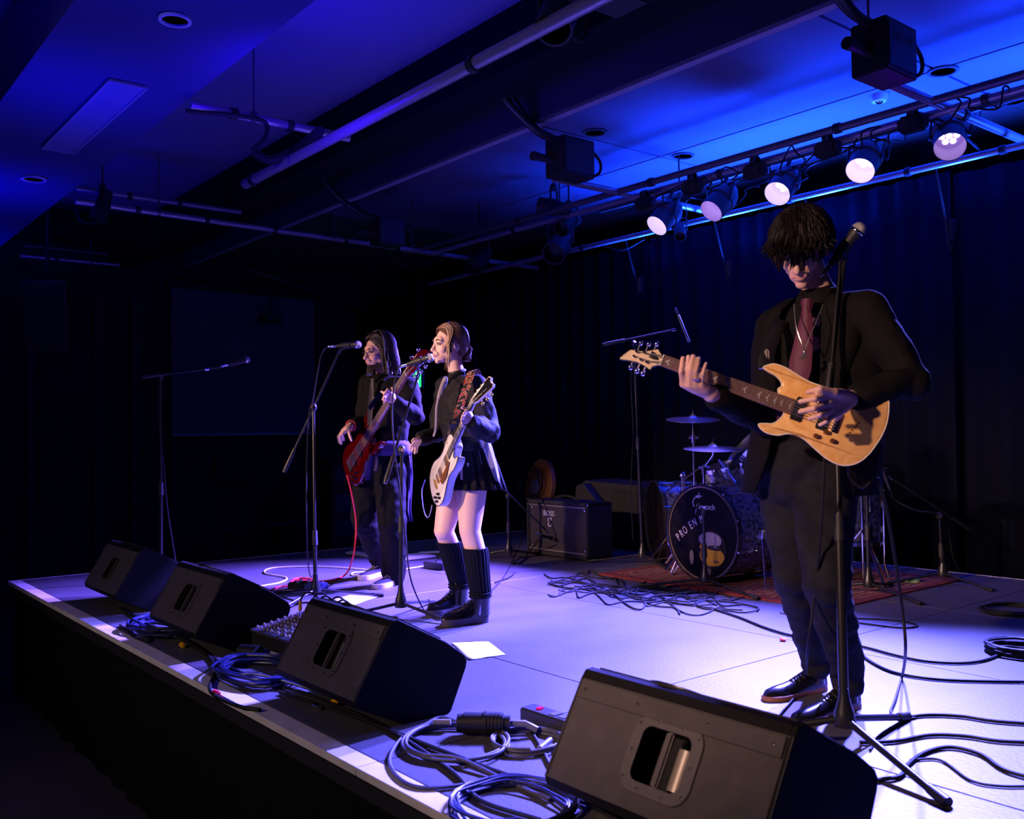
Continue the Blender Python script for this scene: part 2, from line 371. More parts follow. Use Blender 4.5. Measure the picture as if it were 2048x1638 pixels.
pipe('cross_pipe', (-8.15, 2.05, PZ), (-8.15, 7.0, PZ-0.05), 0.026, GALV, 'long violet cross pipe running left to right, left half', bands=(.1, .22, .35, .5, .62, .85))
pipe('cross_pipe', (-8.25, 2.08, PZ+0.13), (-8.25, 3.5, PZ+0.13), 0.024, GALV, 'short pipe directly above the long violet cross pipe', bands=(.3, .6))
pipe('cross_pipe', (-10.9, 2.2, PZ), (-10.9, 3.2, PZ), 0.022, GALV, 'farthest cross pipe at the dark left end', bands=(.35,))
pipe('cross_pipe', (-10.95, 2.25, PZ+0.12), (-10.95, 3.1, PZ+0.12), 0.018, DGALV, 'dim short pipe above the farthest cross pipe')
pipe('conduit_pipe', XP(497, 540, -11.5), XP(740, 618, -11.8), 0.02, DGALV, 'thin pipe above the projection screen at the far wall')
pipe('cross_pipe', (0.0, 3.95, PZ), (0.0, 6.9, PZ), 0.028, GALV, 'cross pipe just outside the right edge')
# hanger rods
for (x, y, l) in [(0.0, 5.2, 'thin rod just outside the right edge'), (-10.9, 2.9, 'thin rod at the dark far left'), (-5.36, 2.36, 'thin rod holding the cross pipe, upper left'), (-8.15, 2.72, 'thin rod holding the long violet cross pipe'), (-8.15, 4.4, 'thin rod right of the far dimmer box'), (-8.15, 5.3, 'thin rod in front of the dark blue ceiling, mid left'), (-2.72, 4.75, 'thin rod above the nearest dimmer box')]:
    e = empty('hanger_rod', (x, y, PZ), l, 'rod', 'ceiling hanger rods')
    MB().tube([(x, y, PZ+0.02), (x, y, CZ)], 0.007, 8).build('rod', DGALV, e)
    MB().ring(0.027, 0.036, -0.012, 0.012, frame((x, y, PZ), (0, 1, 0)), 16).build('collar', DGALV, e)

# ---- dimmer boxes with conduits
def dimmer(px, py, s, label, writing=None):
    p = G(px, py, PZ); e = empty('dimmer_box', p, label, 'dimmer box', 'black dimmer boxes on the cross pipes')
    MB().bbox(p, (0.20*s, 0.30*s, 0.27*s), 0.008).build('case', BLACK, e, False)
    MB().box(p+V((0.102*s, 0, 0)), (0.006, 0.26*s, 0.22*s)).build('side_plate', mat('dimmer_plate', (0.03, 0.03, 0.035), 0.5), e, False)
    MB().tube([p+V((0, -0.32*s, -0.03)), p+V((0, -0.14*s, -0.03))], 0.026, 12).build('stub', BLACK, e)
    MB().tube([p+V((0, -0.35*s, -0.03)), p+V((0, -0.31*s, -0.03))], 0.032, 12).build('gland', BLACK, e)
    if writing:
        M = frm(p+V((0.1055*s, 0.0, 0.04)), (0, 1, 0), (0, 0, 1), (1, 0, 0))
        text_mb(writing, 0.06, M).build('lettering', mat('grey_lettering', (0.06, 0.06, 0.08), 0.6), e, False)
    t = smoothpath([p+V((0, -0.10, 0.12)), p+V((0, -0.28, 0.14)), p+V((0, -0.55, 0.28)), p+V((0, -0.72, 0.45)), p+V((0, -0.80, 0.50))])
    c = MB().tube(t, 0.026, 10).build('conduit', RUBBER, e)
    t = smoothpath([p+V((-.02, -0.10, 0.13)), p+V((-.06, -0.28, 0.20)), p+V((-.1, -0.45, 0.40)), p+V((-.1, -0.50, 0.50))])
    MB().tube(t, 0.022, 10).build('conduit', RUBBER, e)
    t = smoothpath([p+V((0.08, 0.14, 0.07)), p+V((0.09, 0.21, 0.0)), p+V((0.09, 0.20, -0.08)), p+V((0.05, 0.13, -0.12))])
    MB().tube(t, 0.011, 8).build('cable_loop', RUBBER, e)
dimmer(1140, 320, 1.0, 'middle dimmer box silhouetted on blue ceiling with curved conduit')
dimmer(775, 465, 0.95, 'farthest dimmer box at the dim left end of the grid')
dimmer(1768, 108, 1.0, 'nearest dimmer box at the top right corner', 'PULSAR')
dimmer(1215, -60, 1.0, 'dimmer box cut off by the top frame edge on the duct')
# ---- small black sockets, clamps and cable tangles on the pipes
def clampbox(p, s, label, k):
    random.seed(k); e = empty('pipe_socket', p, label, 'socket box', 'black socket boxes on the lamp pipe')
    MB().bbox(p+V((0, 0, -0.07)), (0.17*s, 0.10*s, 0.10*s), 0.02).build('housing', BLACK, e)
    MB().ring(0.027, 0.040, -0.02, 0.02, frame(p, (1, 0, 0)), 16).build('clamp', BLACK, e)
    pts = [p+V((0.06, 0, -0.08))]
    for i in range(14): pts.append(p+V((0.12+0.035*i+random.uniform(-.05, .05), random.uniform(-.05, .06), -0.06-0.06*math.sin(i*.9)+random.uniform(-.03, .03))))
    MB().tube(smoothpath(pts, 4), 0.006, 6).build('cable_tangle', CABLE, e)
for k, (px, py, l) in enumerate([(1385, 355, 'first socket box from the left on the lamp pipe'), (1510, 322, 'second socket box from the left on the lamp pipe'), (1655, 277, 'third socket box from the left on the lamp pipe'), (1825, 225, 'fourth socket box from the left, under the nearest dimmer box'), (1290, 390, 'socket box beside the small lantern above the pipe end')]):
    clampbox(YP(px, py, 5.5), 1.0, l, k)
def lantern(p, d, s, label, name='unlit_lantern'):
    Zy = 0.16 if name == 'unlit_lantern' else -0.24
    e = empty(name, p, label, 'stage lamp', 'unlit black lanterns'); M = frame(p, d)
    MB().lathe([(0.0001, -0.16*s), (0.05*s, -0.15*s), (0.06*s, -0.05*s), (0.075*s, 0.0), (0.075*s, 0.14*s), (0.066*s, 0.14*s), (0.06*s, 0.05*s), (0.0001, 0.045*s)], M, 20).build('housing', BLACK, e)
    MB().tube([M @ V((0.085*s, 0, 0)), M @ V((0.085*s, 0, 0))+V((0, 0, Zy*s)), M @ V((-0.085*s, 0, 0))+V((0, 0, Zy*s)), M @ V((-0.085*s, 0, 0))], 0.010*s, 6).build('yoke', BLACK, e)
    MB().bbox(M @ V((0, 0, 0))+V((0, 0, (Zy+.02 if Zy > 0 else Zy-.02)*s)), (0.05*s, 0.05*s, 0.06*s), 0.008).build('hook_clamp', BLACK, e)
    top = M @ V((0, 0, 0))+V((0, 0, (Zy+.02 if Zy > 0 else Zy-.02)*s))
    if name == 'uplighter': MB().tube([top, V((top.x, 6.42, 2.845))], 0.009, 6).build('bracket_arm', BLACK, e)
    else: MB().tube([top, V((top.x, top.y, CZ+.02))], 0.008, 6).build('hanging_bar', BLACK, e)
lantern(YP(1108, 415, 5.5), (-0.9, -0.5, 0.25), 1.0, 'small unlit lantern above the left end of the lamp pipe')
lantern(YP(1138, 448, 5.7), (0.2, -0.9, -0.5), 1.0, 'unlit lantern hanging just below the left pipe end')
lantern(YP(1120, 490, 6.0), (0.4, -0.8, -0.6), 1.5, 'large dark lantern hanging at the end of the violet cross pipe')
lantern(YP(960, 520, 6.0), (0.4, -0.8, -0.6), 1.3, 'dark lantern hanging left of the large dark lantern')
lantern(YP(1360, 462, 6.35), (0.5, -0.6, -0.7), 0.7, 'tiny unlit lantern under the first lit lamps')
lantern(XP(205, 412, -8.15), (0.0, -0.3, -1), 0.9, 'dark lantern on the short pipe at far left')
lantern(G(1120, 22, 2.85), (0.3, -0.5, -0.7), 1.1, 'dark lantern under the bright pipe at top middle')
for k, (x, y, z, en) in enumerate(UPL):
    lantern((x, y, z-0.08), (0, 0.02, 1), 0.5, ['blue uplighter at the far left end behind the lowest pipe', 'second blue uplighter from the left behind the lowest pipe', 'third blue uplighter from the left behind the lowest pipe', 'fourth blue uplighter from the left behind the lowest pipe', 'fifth blue uplighter from the left behind the lowest pipe', 'rightmost blue uplighter behind the lowest pipe'][k], 'uplighter')
# ---- lit PAR lamps
LED = mat('led_glow', (1, 1, 1), 0.3, emit=(0.78, 0.66, 1.0), es=2.2)
SNOOT_IN = mat('snoot_inside', (0.85, 0.8, 0.95), 0.5)
LENS = mat('lens_glow', (0.8, 0.7, 1), 0.4, emit=(0.55, 0.36, 1.0), es=1.2)
PLAB = ['first lit lamp from the left, narrow glowing face', 'second lit lamp from the left, dimmer violet face', 'third lit lamp from the left, white face', 'fourth lit lamp from the left, brightest white face', 'rightmost lit lamp with its bright bulbs showing']
FACE = [0.75, 0.40, 0.75, 0.9, 0.25]
for i, (p, a, en, c) in enumerate(PARS):
    d = (a-p).normalized(); M = frame(p, d); e = empty('stage_spotlight', p, PLAB[i], 'stage lamp', 'row of lit stage lamps')
    r = 0.098
    MB().lathe([(r*0.98, -0.001), (r, -0.001), (r, -0.14), (r*1.12, -0.145), (r*1.12, -0.20), (r*0.95, -0.25), (0.06, -0.30), (0.0001, -0.30)], M, 32, False).build('housing', mat('lamp_housing', (0.05, 0.05, 0.055), 0.5), e)
    MB().lathe([(r*0.97, -0.002), (r*0.95, -0.15), (0.0001, -0.152)], M, 32, False).build('reflector', mat('reflector_%d' % i, (0.35, 0.3, 0.45), 0.5, emit=(0.72, 0.58, 1.0) if i not in (1, 4) else (0.5, 0.25, 0.9), es=FACE[i]), e)
    for k in range(7):
        q = (0, 0) if k == 6 else (0.045*math.cos(k*PI/3), 0.045*math.sin(k*PI/3))
        MB().ell((q[0], q[1], -0.145), (0.02, 0.02, 0.008), M).build('bulb', LED, e)
    yk = [M @ V((0.115, 0, -0.12)), M @ V((0.125, 0, -0.12))+V((0, 0.05, 0.14)), M @ V((-0.125, 0, -0.12))+V((0, 0.05, 0.14)), M @ V((-0.115, 0, -0.12))]
    MB().tube(yk, 0.012, 6).build('yoke', BLACK, e)
    m0 = (yk[1]+yk[2])/2; top = V((m0.x, 6.10, 3.06))
    MB().tube([m0, top], 0.016, 8).build('hook_clamp', BLACK, e)
    random.seed(40+i); pts = [M @ V((0, 0, -0.28))]
    for k in range(9): pts.append(M @ V((0, 0, -0.30))+V((0.05*k+random.uniform(-.05, .05), random.uniform(0, .1), -0.1+0.05*k*0.6+random.uniform(-.06, .05))))
    MB().tube(smoothpath(pts, 4), 0.005, 6).build('lamp_cable', CABLE, e)
# cables draped between the pipes
def hang(name, pts, r, label, m=CABLE, cat='cable', group=None, n=7):
    return tag(MB().tube(smoothpath(pts, 7), r, n).build(name, m), label, cat, group)
hang('draped_cable', [YP(1150, 455, 5.5), YP(1200, 446, 5.5), YP(1290, 405, 5.5), YP(1340, 380, 5.5)], 0.008, 'thin cable sagging under the left end of the lamp pipe')
hang('draped_cable', [YP(1205, 492, 6.4), YP(1245, 500, 6.4), YP(1290, 478, 6.4)], 0.006, 'thin cable sagging below the lowest pipe')
hang('draped_cable', [YP(1480, 362, 5.6), YP(1560, 345, 5.6), YP(1640, 322, 5.6), YP(1700, 297, 5.6), YP(1720, 262, 5.6)], 0.006, 'thin cable along the lamp pipe above the third lit lamp')
hang('draped_cable', [XP(372, 222, -5.36), XP(480, 232, -5.3), XP(530, 245, -5.3), XP(530, 275, -5.3), XP(505, 300, -5.3)], 0.014, 'thick black cable curling down from the upper left cross pipe')
hang('draped_cable', [G(505, 302, 2.8), G(540, 320, 2.75), G(590, 300, 2.8), G(640, 262, 2.78)], 0.03, 'bundled cable at the left end of the bright pipe')
hang('draped_cable', [XP(152, 404, -8.2), XP(160, 440, -8.2), XP(190, 446, -8.2), XP(215, 430, -8.2)], 0.012, 'cable loop under the far left lantern')
hang('draped_cable', [XP(775, 505, -8.1), XP(810, 535, -8.1), XP(850, 530, -8.1), XP(890, 505, -8.1)], 0.006, 'thin cable sagging near the far dimmer box')
hang('draped_cable', [G(1135, 50, 2.85), G(1155, 80, 2.8), G(1170, 70, 2.85), G(1172, 30, 2.95)], 0.012, 'short cable loop under the duct at top middle')
hang('draped_cable', [YP(1800, 250, 5.7), YP(1830, 225, 5.7), YP(1900, 250, 6.0), YP(1960, 300, 6.4)], 0.009, 'black cable crossing the pipes at the right')
# ---- far end of the hall
e = empty('projection_screen', (-12.3, 5.15, 1.0), 'large dim projection screen on the far left wall', 'screen')
c1 = XP(345, 870, -12.35); c2 = XP(630, 600, -12.35)
MB().box((-12.38, (c1.y+c2.y)/2, (c1.z+c2.z)/2), (0.01, c2.y-c1.y, c2.z-c1.z)).build('fabric', mat('screen_fabric', (0.10, 0.10, 0.14), 0.8), e, False)
MB().box((-12.36, (c1.y+c2.y)/2, c1.z), (0.03, c2.y-c1.y, 0.035)).build('bottom_bar', mat('screen_bar', (0.35, 0.35, 0.42), 0.5), e, False)
MB().box((-12.40, (c1.y+c2.y)/2, c2.z+0.05), (0.10, c2.y-c1.y+0.1, 0.1)).build('case', BLACK, e, False)
p = XP(541, 638, -11.9); e = empty('projector', p, 'small dark projector hanging in front of the screen', 'projector')
MB().bbox(p, (0.25, 0.25, 0.10), 0.01).build('case', BLACK, e, False)
MB().lathe([(0.03, 0), (0.03, 0.04), (0.0001, 0.04)], frame(p+V((0.12, -0.05, 0)), (1, 0, 0)), 12).build('lens', CHROME, e)
MB().tube([p+V((0, 0, 0.05)), V((p.x, p.y, CZ))], 0.015, 8).build('drop_tube', BLACK, e)
p = YP(838, 757, 6.84); e = empty('exit_sign', p, 'green lit exit sign behind the bassist', 'sign')
MB().bbox(p, (0.20, 0.05, 0.26), 0.01).build('case', mat('sign_case', (0.3, 0.3, 0.3), 0.5), e, False)
MB().box(p+V((0, -0.028, 0)), (0.17, 0.006, 0.23)).build('lit_panel', mat('exit_green', (0.0, 0.4, 0.1), 0.4, emit=(0.02, 0.9, 0.25), es=1.6), e, False)
MB().prism([(-.09, -.01), (0, .08), (.09, -.01), (.04, -.01), (.04, -.1), (-.04, -.1), (-.04, -.01)], 0, 0.003, frm(p+V((0, -0.032, 0.01)), (.8, 0, 0), (0, 0, .8), (0, -1, 0))).build('arrow', mat('sign_white', (0.9, 0.9, 0.9), 0.5, emit=(0.8, 1, 0.9), es=2.0), e, False)
MB().tube([p+V((0, 0, .2)), V((p.x, p.y, CZ+.1))], 0.012, 8).build('drop_rod', BLACK, e)
# hung loudspeaker at far left, small status lamp, extinguisher box, table
p = XP(95, 625, -9.6); e = empty('hung_loudspeaker', p, 'dark loudspeaker hanging at the far left', 'loudspeaker')
Mx = frame(p, (0.9, -0.35, -0.3))
MB().bbox((0, 0, 0), (0.38, 0.66, 0.36), 0.02, Mx).build('cabinet', BLACK, e, False)
MB().box((0, 0, 0.185), (0.34, 0.60, 0.01), Mx).build('grille', mat('speaker_grille', (0.006, 0.006, 0.008), 0.7, bump=0.4, bscale=500), e, False)
MB().tube([p+V((0, 0, 0.25)), V((p.x, p.y, CZ))], 0.02, 8).build('bracket', BLACK, e)
p = XP(645, 938, -11.9); e = empty('wall_device', p, 'little box with a glowing blue and orange light on the far wall', 'device')
MB().bbox(p+V((-0.03, 0, 0)), (0.06, 0.12, 0.14), 0.01).build('case', BLACK, e, False)
MB().box(p+V((0.003, 0, -0.012)), (0.006, 0.022, 0.03)).build('blue_light', mat('blue_led', (0, .1, 1), .4, emit=(0.1, 0.35, 1.0), es=4), e, False)
MB().box(p+V((0.003, 0, 0.018)), (0.006, 0.022, 0.012)).build('orange_light', mat('orange_led', (1, .3, .1), .4, emit=(1.0, 0.3, 0.1), es=3), e, False)
p = XP(676, 1010, -11.0); e = empty('cabinet', V((p.x, p.y, FLOOR_Z)), 'dark red cabinet with pale notices behind the bassist', 'cabinet')
MB().bbox((p.x, p.y, FLOOR_Z+0.75), (0.45, 0.45, 1.5), 0.01).build('body', mat('dark_red_paint', (0.10, 0.012, 0.012), 0.5), e, False)
for k, (dz, h) in enumerate([(1.30, .16), (0.95, .22), (0.62, .2)]): MB().box((p.x+0.227, p.y, FLOOR_Z+dz), (0.006, 0.30, h)).build('notice', mat('dim_notice', (0.09, 0.07, 0.08), 0.7), e, False)
for i, (px, py) in enumerate([(452, 1058), (548, 1062)]):
    p = XP(px, py, -11.2); z = FLOOR_Z; e = empty('bar_table', (p.x, p.y, z), ['round bar table left of centre at the far wall', 'second small bar table nearer the bassist'][i], 'table', 'bar tables at the far wall')
    MB().lathe([(0.0001, 0.70), (0.32, 0.70), (0.32, 0.73), (0.0001, 0.73)], frame((p.x, p.y, z), (0, 0, 1)), 28).build('table_top', mat('table_top', (0.05, 0.045, 0.06), 0.4), e)
    MB().tube([(p.x, p.y, z+0.02), (p.x, p.y, z+0.70)], 0.03, 10).build('pedestal', STEEL, e)
    MB().lathe([(0.22, 0.0), (0.22, 0.015), (0.04, 0.04), (0.0001, 0.04)], frame((p.x, p.y, z), (0, 0, 1)), 24).build('foot', STEEL, e)
p = XP(470, 935, -12.45); MB().box((p.x, p.y, p.z), (0.10, 0.55, 0.35)).build('trim_11', mat('dark_hatch', (0.006, 0.006, 0.009), 0.7), None, False)['kind'] = 'structure'
for k, px in enumerate([60, 195, 270, 345, 640]):
    p = XP(px, 900, -12.48); o = MB().box((p.x, p.y, 1.0), (0.12, 0.10, 3.6)).build('trim_%d' % (12+k), mat('wall_post', (0.03, 0.03, 0.045), 0.8), None, False); o['kind'] = 'structure'
# ================================================================ STAGE GEAR
# ---- floor wedges: profile traced in metres (depth, height) from the second one
WP = [(0.0, 0.09), (-0.005, 0.115), (0.133, 0.348), (0.150, 0.368), (0.172, 0.370), (0.375, 0.262), (0.455, 0.205), (0.470, 0.18), (0.465, 0.155), (0.395, 0.006), (0.385, 0.0), (0.195, 0.0), (0.185, 0.004)]
WCAB = mat('wedge_paint', (0.055, 0.048, 0.046), 0.62, bump=0.35, bscale=420, spec=0.4, var=0.12, vscale=20)
WSIDE = mat('wedge_side_paint', (0.005, 0.005, 0.0055), 0.75, spec=0.15)
HPLATE = mat('handle_plate', (0.06, 0.052, 0.05), 0.5, bump=0.2, bscale=300)
def wedge(x0, x1, y, label, rz=0.0, s=1.0):
    # x0..x1 along the stage front, y = position of the lower front lip
    root = empty('floor_monitor', (x1, y, 0), label, 'monitor speaker', 'wedge monitors along the stage front')
    L = x1-x0; T = lambda p: Matrix.Rotation(rz, 4, 'Z') @ V(p)
    def bd(mb, name, m, par=None, **k):
        mb.v = [tuple(T(q)+V((x1, y, 0))) for q in mb.v]; return mb.build(name, m, par or root, **k)
    P = [(a*s, b*s) for a, b in WP]
    M = frm((0, 0, 0), (0, 1, 0), (0, 0, 1), (1, 0, 0))
    # sloped audience-side panel: real hole for the handle
    A = V((0, P[1][0], P[1][1])); B = V((0, P[2][0], P[2][1])); up = (B-A).normalized(); H = (B-A).length
    n = V((-1, 0, 0)).cross(up).normalized()
    if n.y > 0: n = -n
    Fp = frm(A, (-1, 0, 0), up, n)         # local x: leftwards, y: up the panel, z: out to the audience
    for a_, b_ in ((-L, -L+0.018), (-0.018, 0.0)): mb = MB(); mb.prism(P, a_, b_, M); bd(mb, 'side_panel', WSIDE, smooth=False, bevel=0.005)
    mb = MB()
    for i in range(len(P)):
        if i == 1: continue
        a, b = P[i], P[(i+1) % len(P)]
        q = 0.012; d = V((0, b[0]-a[0], b[1]-a[1])).normalized(); nn = V((0, -d.z, d.y))
        c = V((0, sum(p[0] for p in P)/len(P), sum(p[1] for p in P)/len(P))); mid = V((0, (a[0]+b[0])/2, (a[1]+b[1])/2))
        if nn.dot(c-mid) < 0: nn = -nn
        a3 = V((0, a[0], a[1])); b3 = V((0, b[0], b[1])); pts = [a3, b3, b3+nn*q, a3+nn*q]
        mb.add([(-L+0.017, p.y, p.z) for p in pts]+[(-0.017, p.y, p.z) for p in pts], [(0,1,2,3),(7,6,5,4),(0,4,5,1),(1,5,6,2),(2,6,7,3),(3,7,4,0)])
    bd(mb, 'cabinet', WSIDE, smooth=False)
    # panel with rounded rectangular hole
    hx, hy, hw, hh = L*0.48, H*0.50, 0.155*s, 0.135*s
    def rr(w, h, r, k=5):
        o = []
        for (sx, sy, a0) in ((1, 1, 0), (-1, 1, 90), (-1, -1, 180), (1, -1, 270)):
            for j in range(k+1):
                a = R(a0+90*j/k); o.append((hx+sx*(w/2-r)+r*math.cos(a), hy+sy*(h/2-r)+r*math.sin(a)))
        return o
    inner = rr(hw, hh, 0.025*s); outer = []
    x_a, x_b, y_a, y_b = 0.002, L-0.002, 0.0, H
    for (px, py) in inner:
        dx, dy = px-hx, py-hy; t = min((x_b-hx)/dx if dx > 1e-6 else ((x_a-hx)/dx if dx < -1e-6 else 9e9), (y_b-hy)/dy if dy > 1e-6 else ((y_a-hy)/dy if dy < -1e-6 else 9e9)); outer.append((hx+dx*t, hy+dy*t))
    # square the outer corners
    for cxy in ((x_b, y_b), (x_a, y_b), (x_a, y_a), (x_b, y_a)):
        k = min(range(len(outer)), key=lambda i: (outer[i][0]-cxy[0])**2+(outer[i][1]-cxy[1])**2); outer[k] = cxy
    N = len(inner); mb = MB()
    vs = [(*p, 0.0) for p in outer]+[(*p, 0.0) for p in inner]+[(*p, -0.014) for p in inner]+[(*p, -0.014) for p in outer]
    fs = []
    for i in range(N):
        j = (i+1) % N; fs += [(i, j, N+j, N+i), (N+i, N+j, 2*N+j, 2*N+i), (3*N+i, 2*N+i, 2*N+j, 3*N+j), (i, 3*N+i, 3*N+j, j)]
    mb.add(vs, fs, Fp); bd(mb, 'back_panel', WCAB, smooth=False)
    mb = MB(); mb.box((L/2, H-0.028*s, 0.0035), (L-0.03, 0.050*s, 0.007), Fp); bd(mb, 'top_rail', WCAB, smooth=False, bevel=0.003)
    # handle surround, cup, bar and the pale magnet seen inside
    o_ = rr(hw*1.42, hh*1.42, 0.05*s); mb = MB(); i_ = rr(hw, hh, 0.025*s)
    vs = [(*p, 0.001) for p in o_]+[(*p, 0.005) for p in [(a*0.985+hx*0.015, b*0.985+hy*0.015) for a, b in o_]]+[(*p, 0.005) for p in i_]+[(*p, -0.01) for p in i_]
    fs = []
    for i in range(N):
        j = (i+1) % N
        for k in range(3): fs.append((k*N+i, k*N+j, (k+1)*N+j, (k+1)*N+i))
    mb.add(vs, fs, Fp); bd(mb, 'handle_plate', HPLATE, smooth=False)
    mb = MB(); mb.box((hx, hy, -0.075*s), (hw*1.1, hh*1.1, 0.004), Fp); bd(mb, 'handle_cup', mat('cup_black', (0.004, 0.004, 0.004), 0.9), smooth=False)
    mb = MB(); mb.bbox((hx+0.005*s, hy, -0.012), (0.024*s, hh*1.02, 0.016), 0.005, Fp); bd(mb, 'handle', HPLATE)
    mb = MB(); mb.tube([Fp @ V((hx-0.038*s, hy-0.06*s, -0.045*s)), Fp @ V((hx-0.038*s, hy+0.04*s, -0.045*s))], 0.026*s, 20); bd(mb, 'magnet', mat('bare_metal_magnet', (0.30, 0.26, 0.21), 0.4, 0.3))
    sw = [(hx+sx*hw*0.60, hy+sy*hh*0.5) for sx in (-1, 1) for sy in (-1, 0, 1)]+[(hx+sx*hw*0.25, hy+sy*hh*0.62) for sx in (-1, 1) for sy in (-1, 1)]+[(L*f_, H-0.028*s) for f_ in (0.06, 0.33, 0.66, 0.94)]
    for k, (a, b) in enumerate(sw):
        mb = MB(); mb.lathe([(0.0001, 0.0075+(0.003 if k > 9 else 0)), (0.004*s, 0.0065+(0.003 if k > 9 else 0)), (0.005*s, 0.004)], Fp @ Matrix.Translation((a, b, 0)), 8); bd(mb, 'screw', STEEL)
    # grille on the upstage slope
    A = V((0, P[4][0], P[4][1])); B = V((0, P[5][0], P[5][1])); g = (B-A).normalized(); nz = V((1, 0, 0)).cross(g); nz = nz if nz.z > 0 else -nz
    mb = MB(); mb.box((L/2, (B-A).length/2, 0.003), (L-0.05, (B-A).length-0.02, 0.006), frm(A, (-1, 0, 0), g, nz)); bd(mb, 'grille', mat('speaker_grille', (0.006, 0.006, 0.008), 0.7, bump=0.4, bscale=500), smooth=False)
    mb = MB()
    for i in range(1): mb.ring(0.105*s, 0.12*s, 0.006, 0.010, frm(A, (-1, 0, 0), g, nz) @ Matrix.Translation((L*0.6, 0.12*s, 0)), 32)
    bd(mb, 'speaker_ring', STEEL)
    return root
wedge(-1.905, -1.225, 1.64, 'nearest wedge monitor, largest, filling the bottom right foreground')
wedge(-3.455, -2.838, 1.60, 'second wedge monitor from the camera, beside the mixing desk')
wedge(-4.945, -4.30, 1.60, 'third wedge monitor from the camera, left of the mixing desk')
wedge(-6.29, -5.65, 1.635, 'farthest wedge monitor, nearly lost in the dark')

# ---- microphones and stands
def mic_parts(e, tip, d, s=1.0):
    M = frame(tip, d)      # z points out through the grille
    MB().lathe([(0.0001, 0.0), (0.012*s, -0.002), (0.021*s, -0.010), (0.0255*s, -0.024), (0.0255*s, -0.030)], M, 20).build('grille', GRILLE, e)
    MB().lathe([(0.0262*s, -0.028), (0.0268*s, -0.031), (0.0268*s, -0.036), (0.0255*s, -0.038)], M, 20).build('band', CHROME, e)
    MB().lathe([(0.0235*s, -0.038), (0.022*s, -0.050), (0.0165*s, -0.075), (0.0115*s, -0.170), (0.0001, -0.172)], M, 20).build('body', BLACK, e)
    MB().lathe([(0.0095, -0.170), (0.0095, -0.215), (0.004, -0.225), (0.0001, -0.225)], M, 12).build('connector', CHROME, e)
    return M
def stand(base, top, bA, bB, label, name='microphone_stand', legdir=(20, 140, 260), leglen=0.33, leg_r=0.009, hubz=0.10, weight=True, polesr=(0.0125, 0.0095), group='black boom microphone stands', collar=0.5):
    """base on the deck, pole to top, boom from bA (weight end) to bB (clip end)"""
    base = V(base); top = V(top); e = empty(name, base, label, 'microphone stand', group)
    up = (top-base).normalized()
    MB().lathe([(0.010, -0.005), (0.034, 0.0), (0.036, 0.012), (0.030, 0.045), (0.018, 0.085), (0.014, 0.12), (0.0001, 0.12)], frame(base+V((0, 0, hubz-0.05)), (0, 0, 1)), 20).build('hub', STEEL, e)
    mid = base.lerp(top, collar)
    MB().tube([base+V((0, 0, hubz-0.04)), mid], polesr[0], 12).build('pole', STEEL, e)
    MB().tube([mid, top], polesr[1], 12).build('upper_pole', STEEL, e)
    MB().tube([mid-up*0.045, mid+up*0.045], [0.019, 0.016], 14).build('height_clutch', BLACK, e)
    for a in legdir:
        d = V((math.cos(R(a)), math.sin(R(a)), 0)); hp = base+V((0, 0, hubz-0.03)); ft = base+d*leglen; ft.z = 0.010
        lg = MB().tube([hp+d*0.02, ft-d*0.03+V((0, 0, .004))], leg_r, 10).build('leg', STEEL, e)
        MB().tube([ft-d*0.07+V((0, 0, .013)), ft], [leg_r*1.25, leg_r*1.5], 10).build('rubber_foot', RUBBER, lg)
    if bA is not None:
        bA = V(bA); bB = V(bB); d = (bB-bA).normalized()
        MB().tube([bA+d*0.02, bB], 0.0075, 10).build('boom_arm', STEEL, e)
        if weight: MB().tube([bA, bA+d*0.03, bA+d*0.16], [0.011, 0.0145, 0.0125], 14).build('boom_weight', RUBBER, e)
        MB().ell(top, (0.022, 0.022, 0.028)).build('boom_joint', BLACK, e)
        kn = top+CT*0.03+CR*0.01
        MB().tube([top, kn], 0.010, 10).build('wing_knob', CHROME, e)
        MB().tube([bB-d*0.03, bB], 0.011, 10).build('boom_tip', CHROME, e)
    return e
def clip(p, d, e, s=1.0):
    M = frame(p, d)
    MB().lathe([(0.017*s, -0.03), (0.019*s, -0.03), (0.022*s, 0.03), (0.019*s, 0.03), (0.017*s, -0.03)], M, 16).build('microphone_clip', BLACK, e)
def voc(base, top, bA, bB, tip, mdir, lab_s, lab_m, **k):
    e = stand(base, top, bA, bB, lab_s, **k); tip = V(tip); mdir = V(mdir).normalized()
    m = empty('vocal_microphone', tip-mdir*0.09, lab_m, 'microphone', 'ball grille vocal microphones'); mic_parts(m, tip, mdir)
    c = tip-mdir*0.105; clip(c, mdir, e)
    MB().tube([V(bB), c-V((0, 0, 0.018))], 0.008, 8).build('clip_arm', BLACK, e)
    return tip-mdir*0.225
# right stand in front of the guitarist
b3 = G(1690, 1503); d3 = 3.10
tail3 = voc(b3, D(1672, 790, d3+.02), D(1652, 820, 3.02), D(1690, 508, 3.17), D(1727, 447, 3.17), D(1727, 447, 3.17)-D(1693, 489, 3.19),
    'nearest microphone stand with near vertical boom in front of the guitarist', 'microphone at the top of the nearest stand, above the guitarist\'s shoulder', legdir=(-24, 95, 215), leglen=0.46, collar=0.62, polesr=(0.0155, 0.0105), leg_r=0.0115, hubz=0.13)
b1 = G(631, 1203)
tail1 = voc(b1, D(627, 815, 6.0), D(568, 945, 5.95), D(680, 700, 6.1), D(723, 689, 6.1), CR*1.0+CT*0.1+V((0, 0, 0.04)),
    'microphone stand at the left in front of the bassist', 'microphone pointing right at the bassist\'s face', legdir=(-60, 70, 190), leglen=0.42, collar=0.32)
b2 = G(802, 1232)
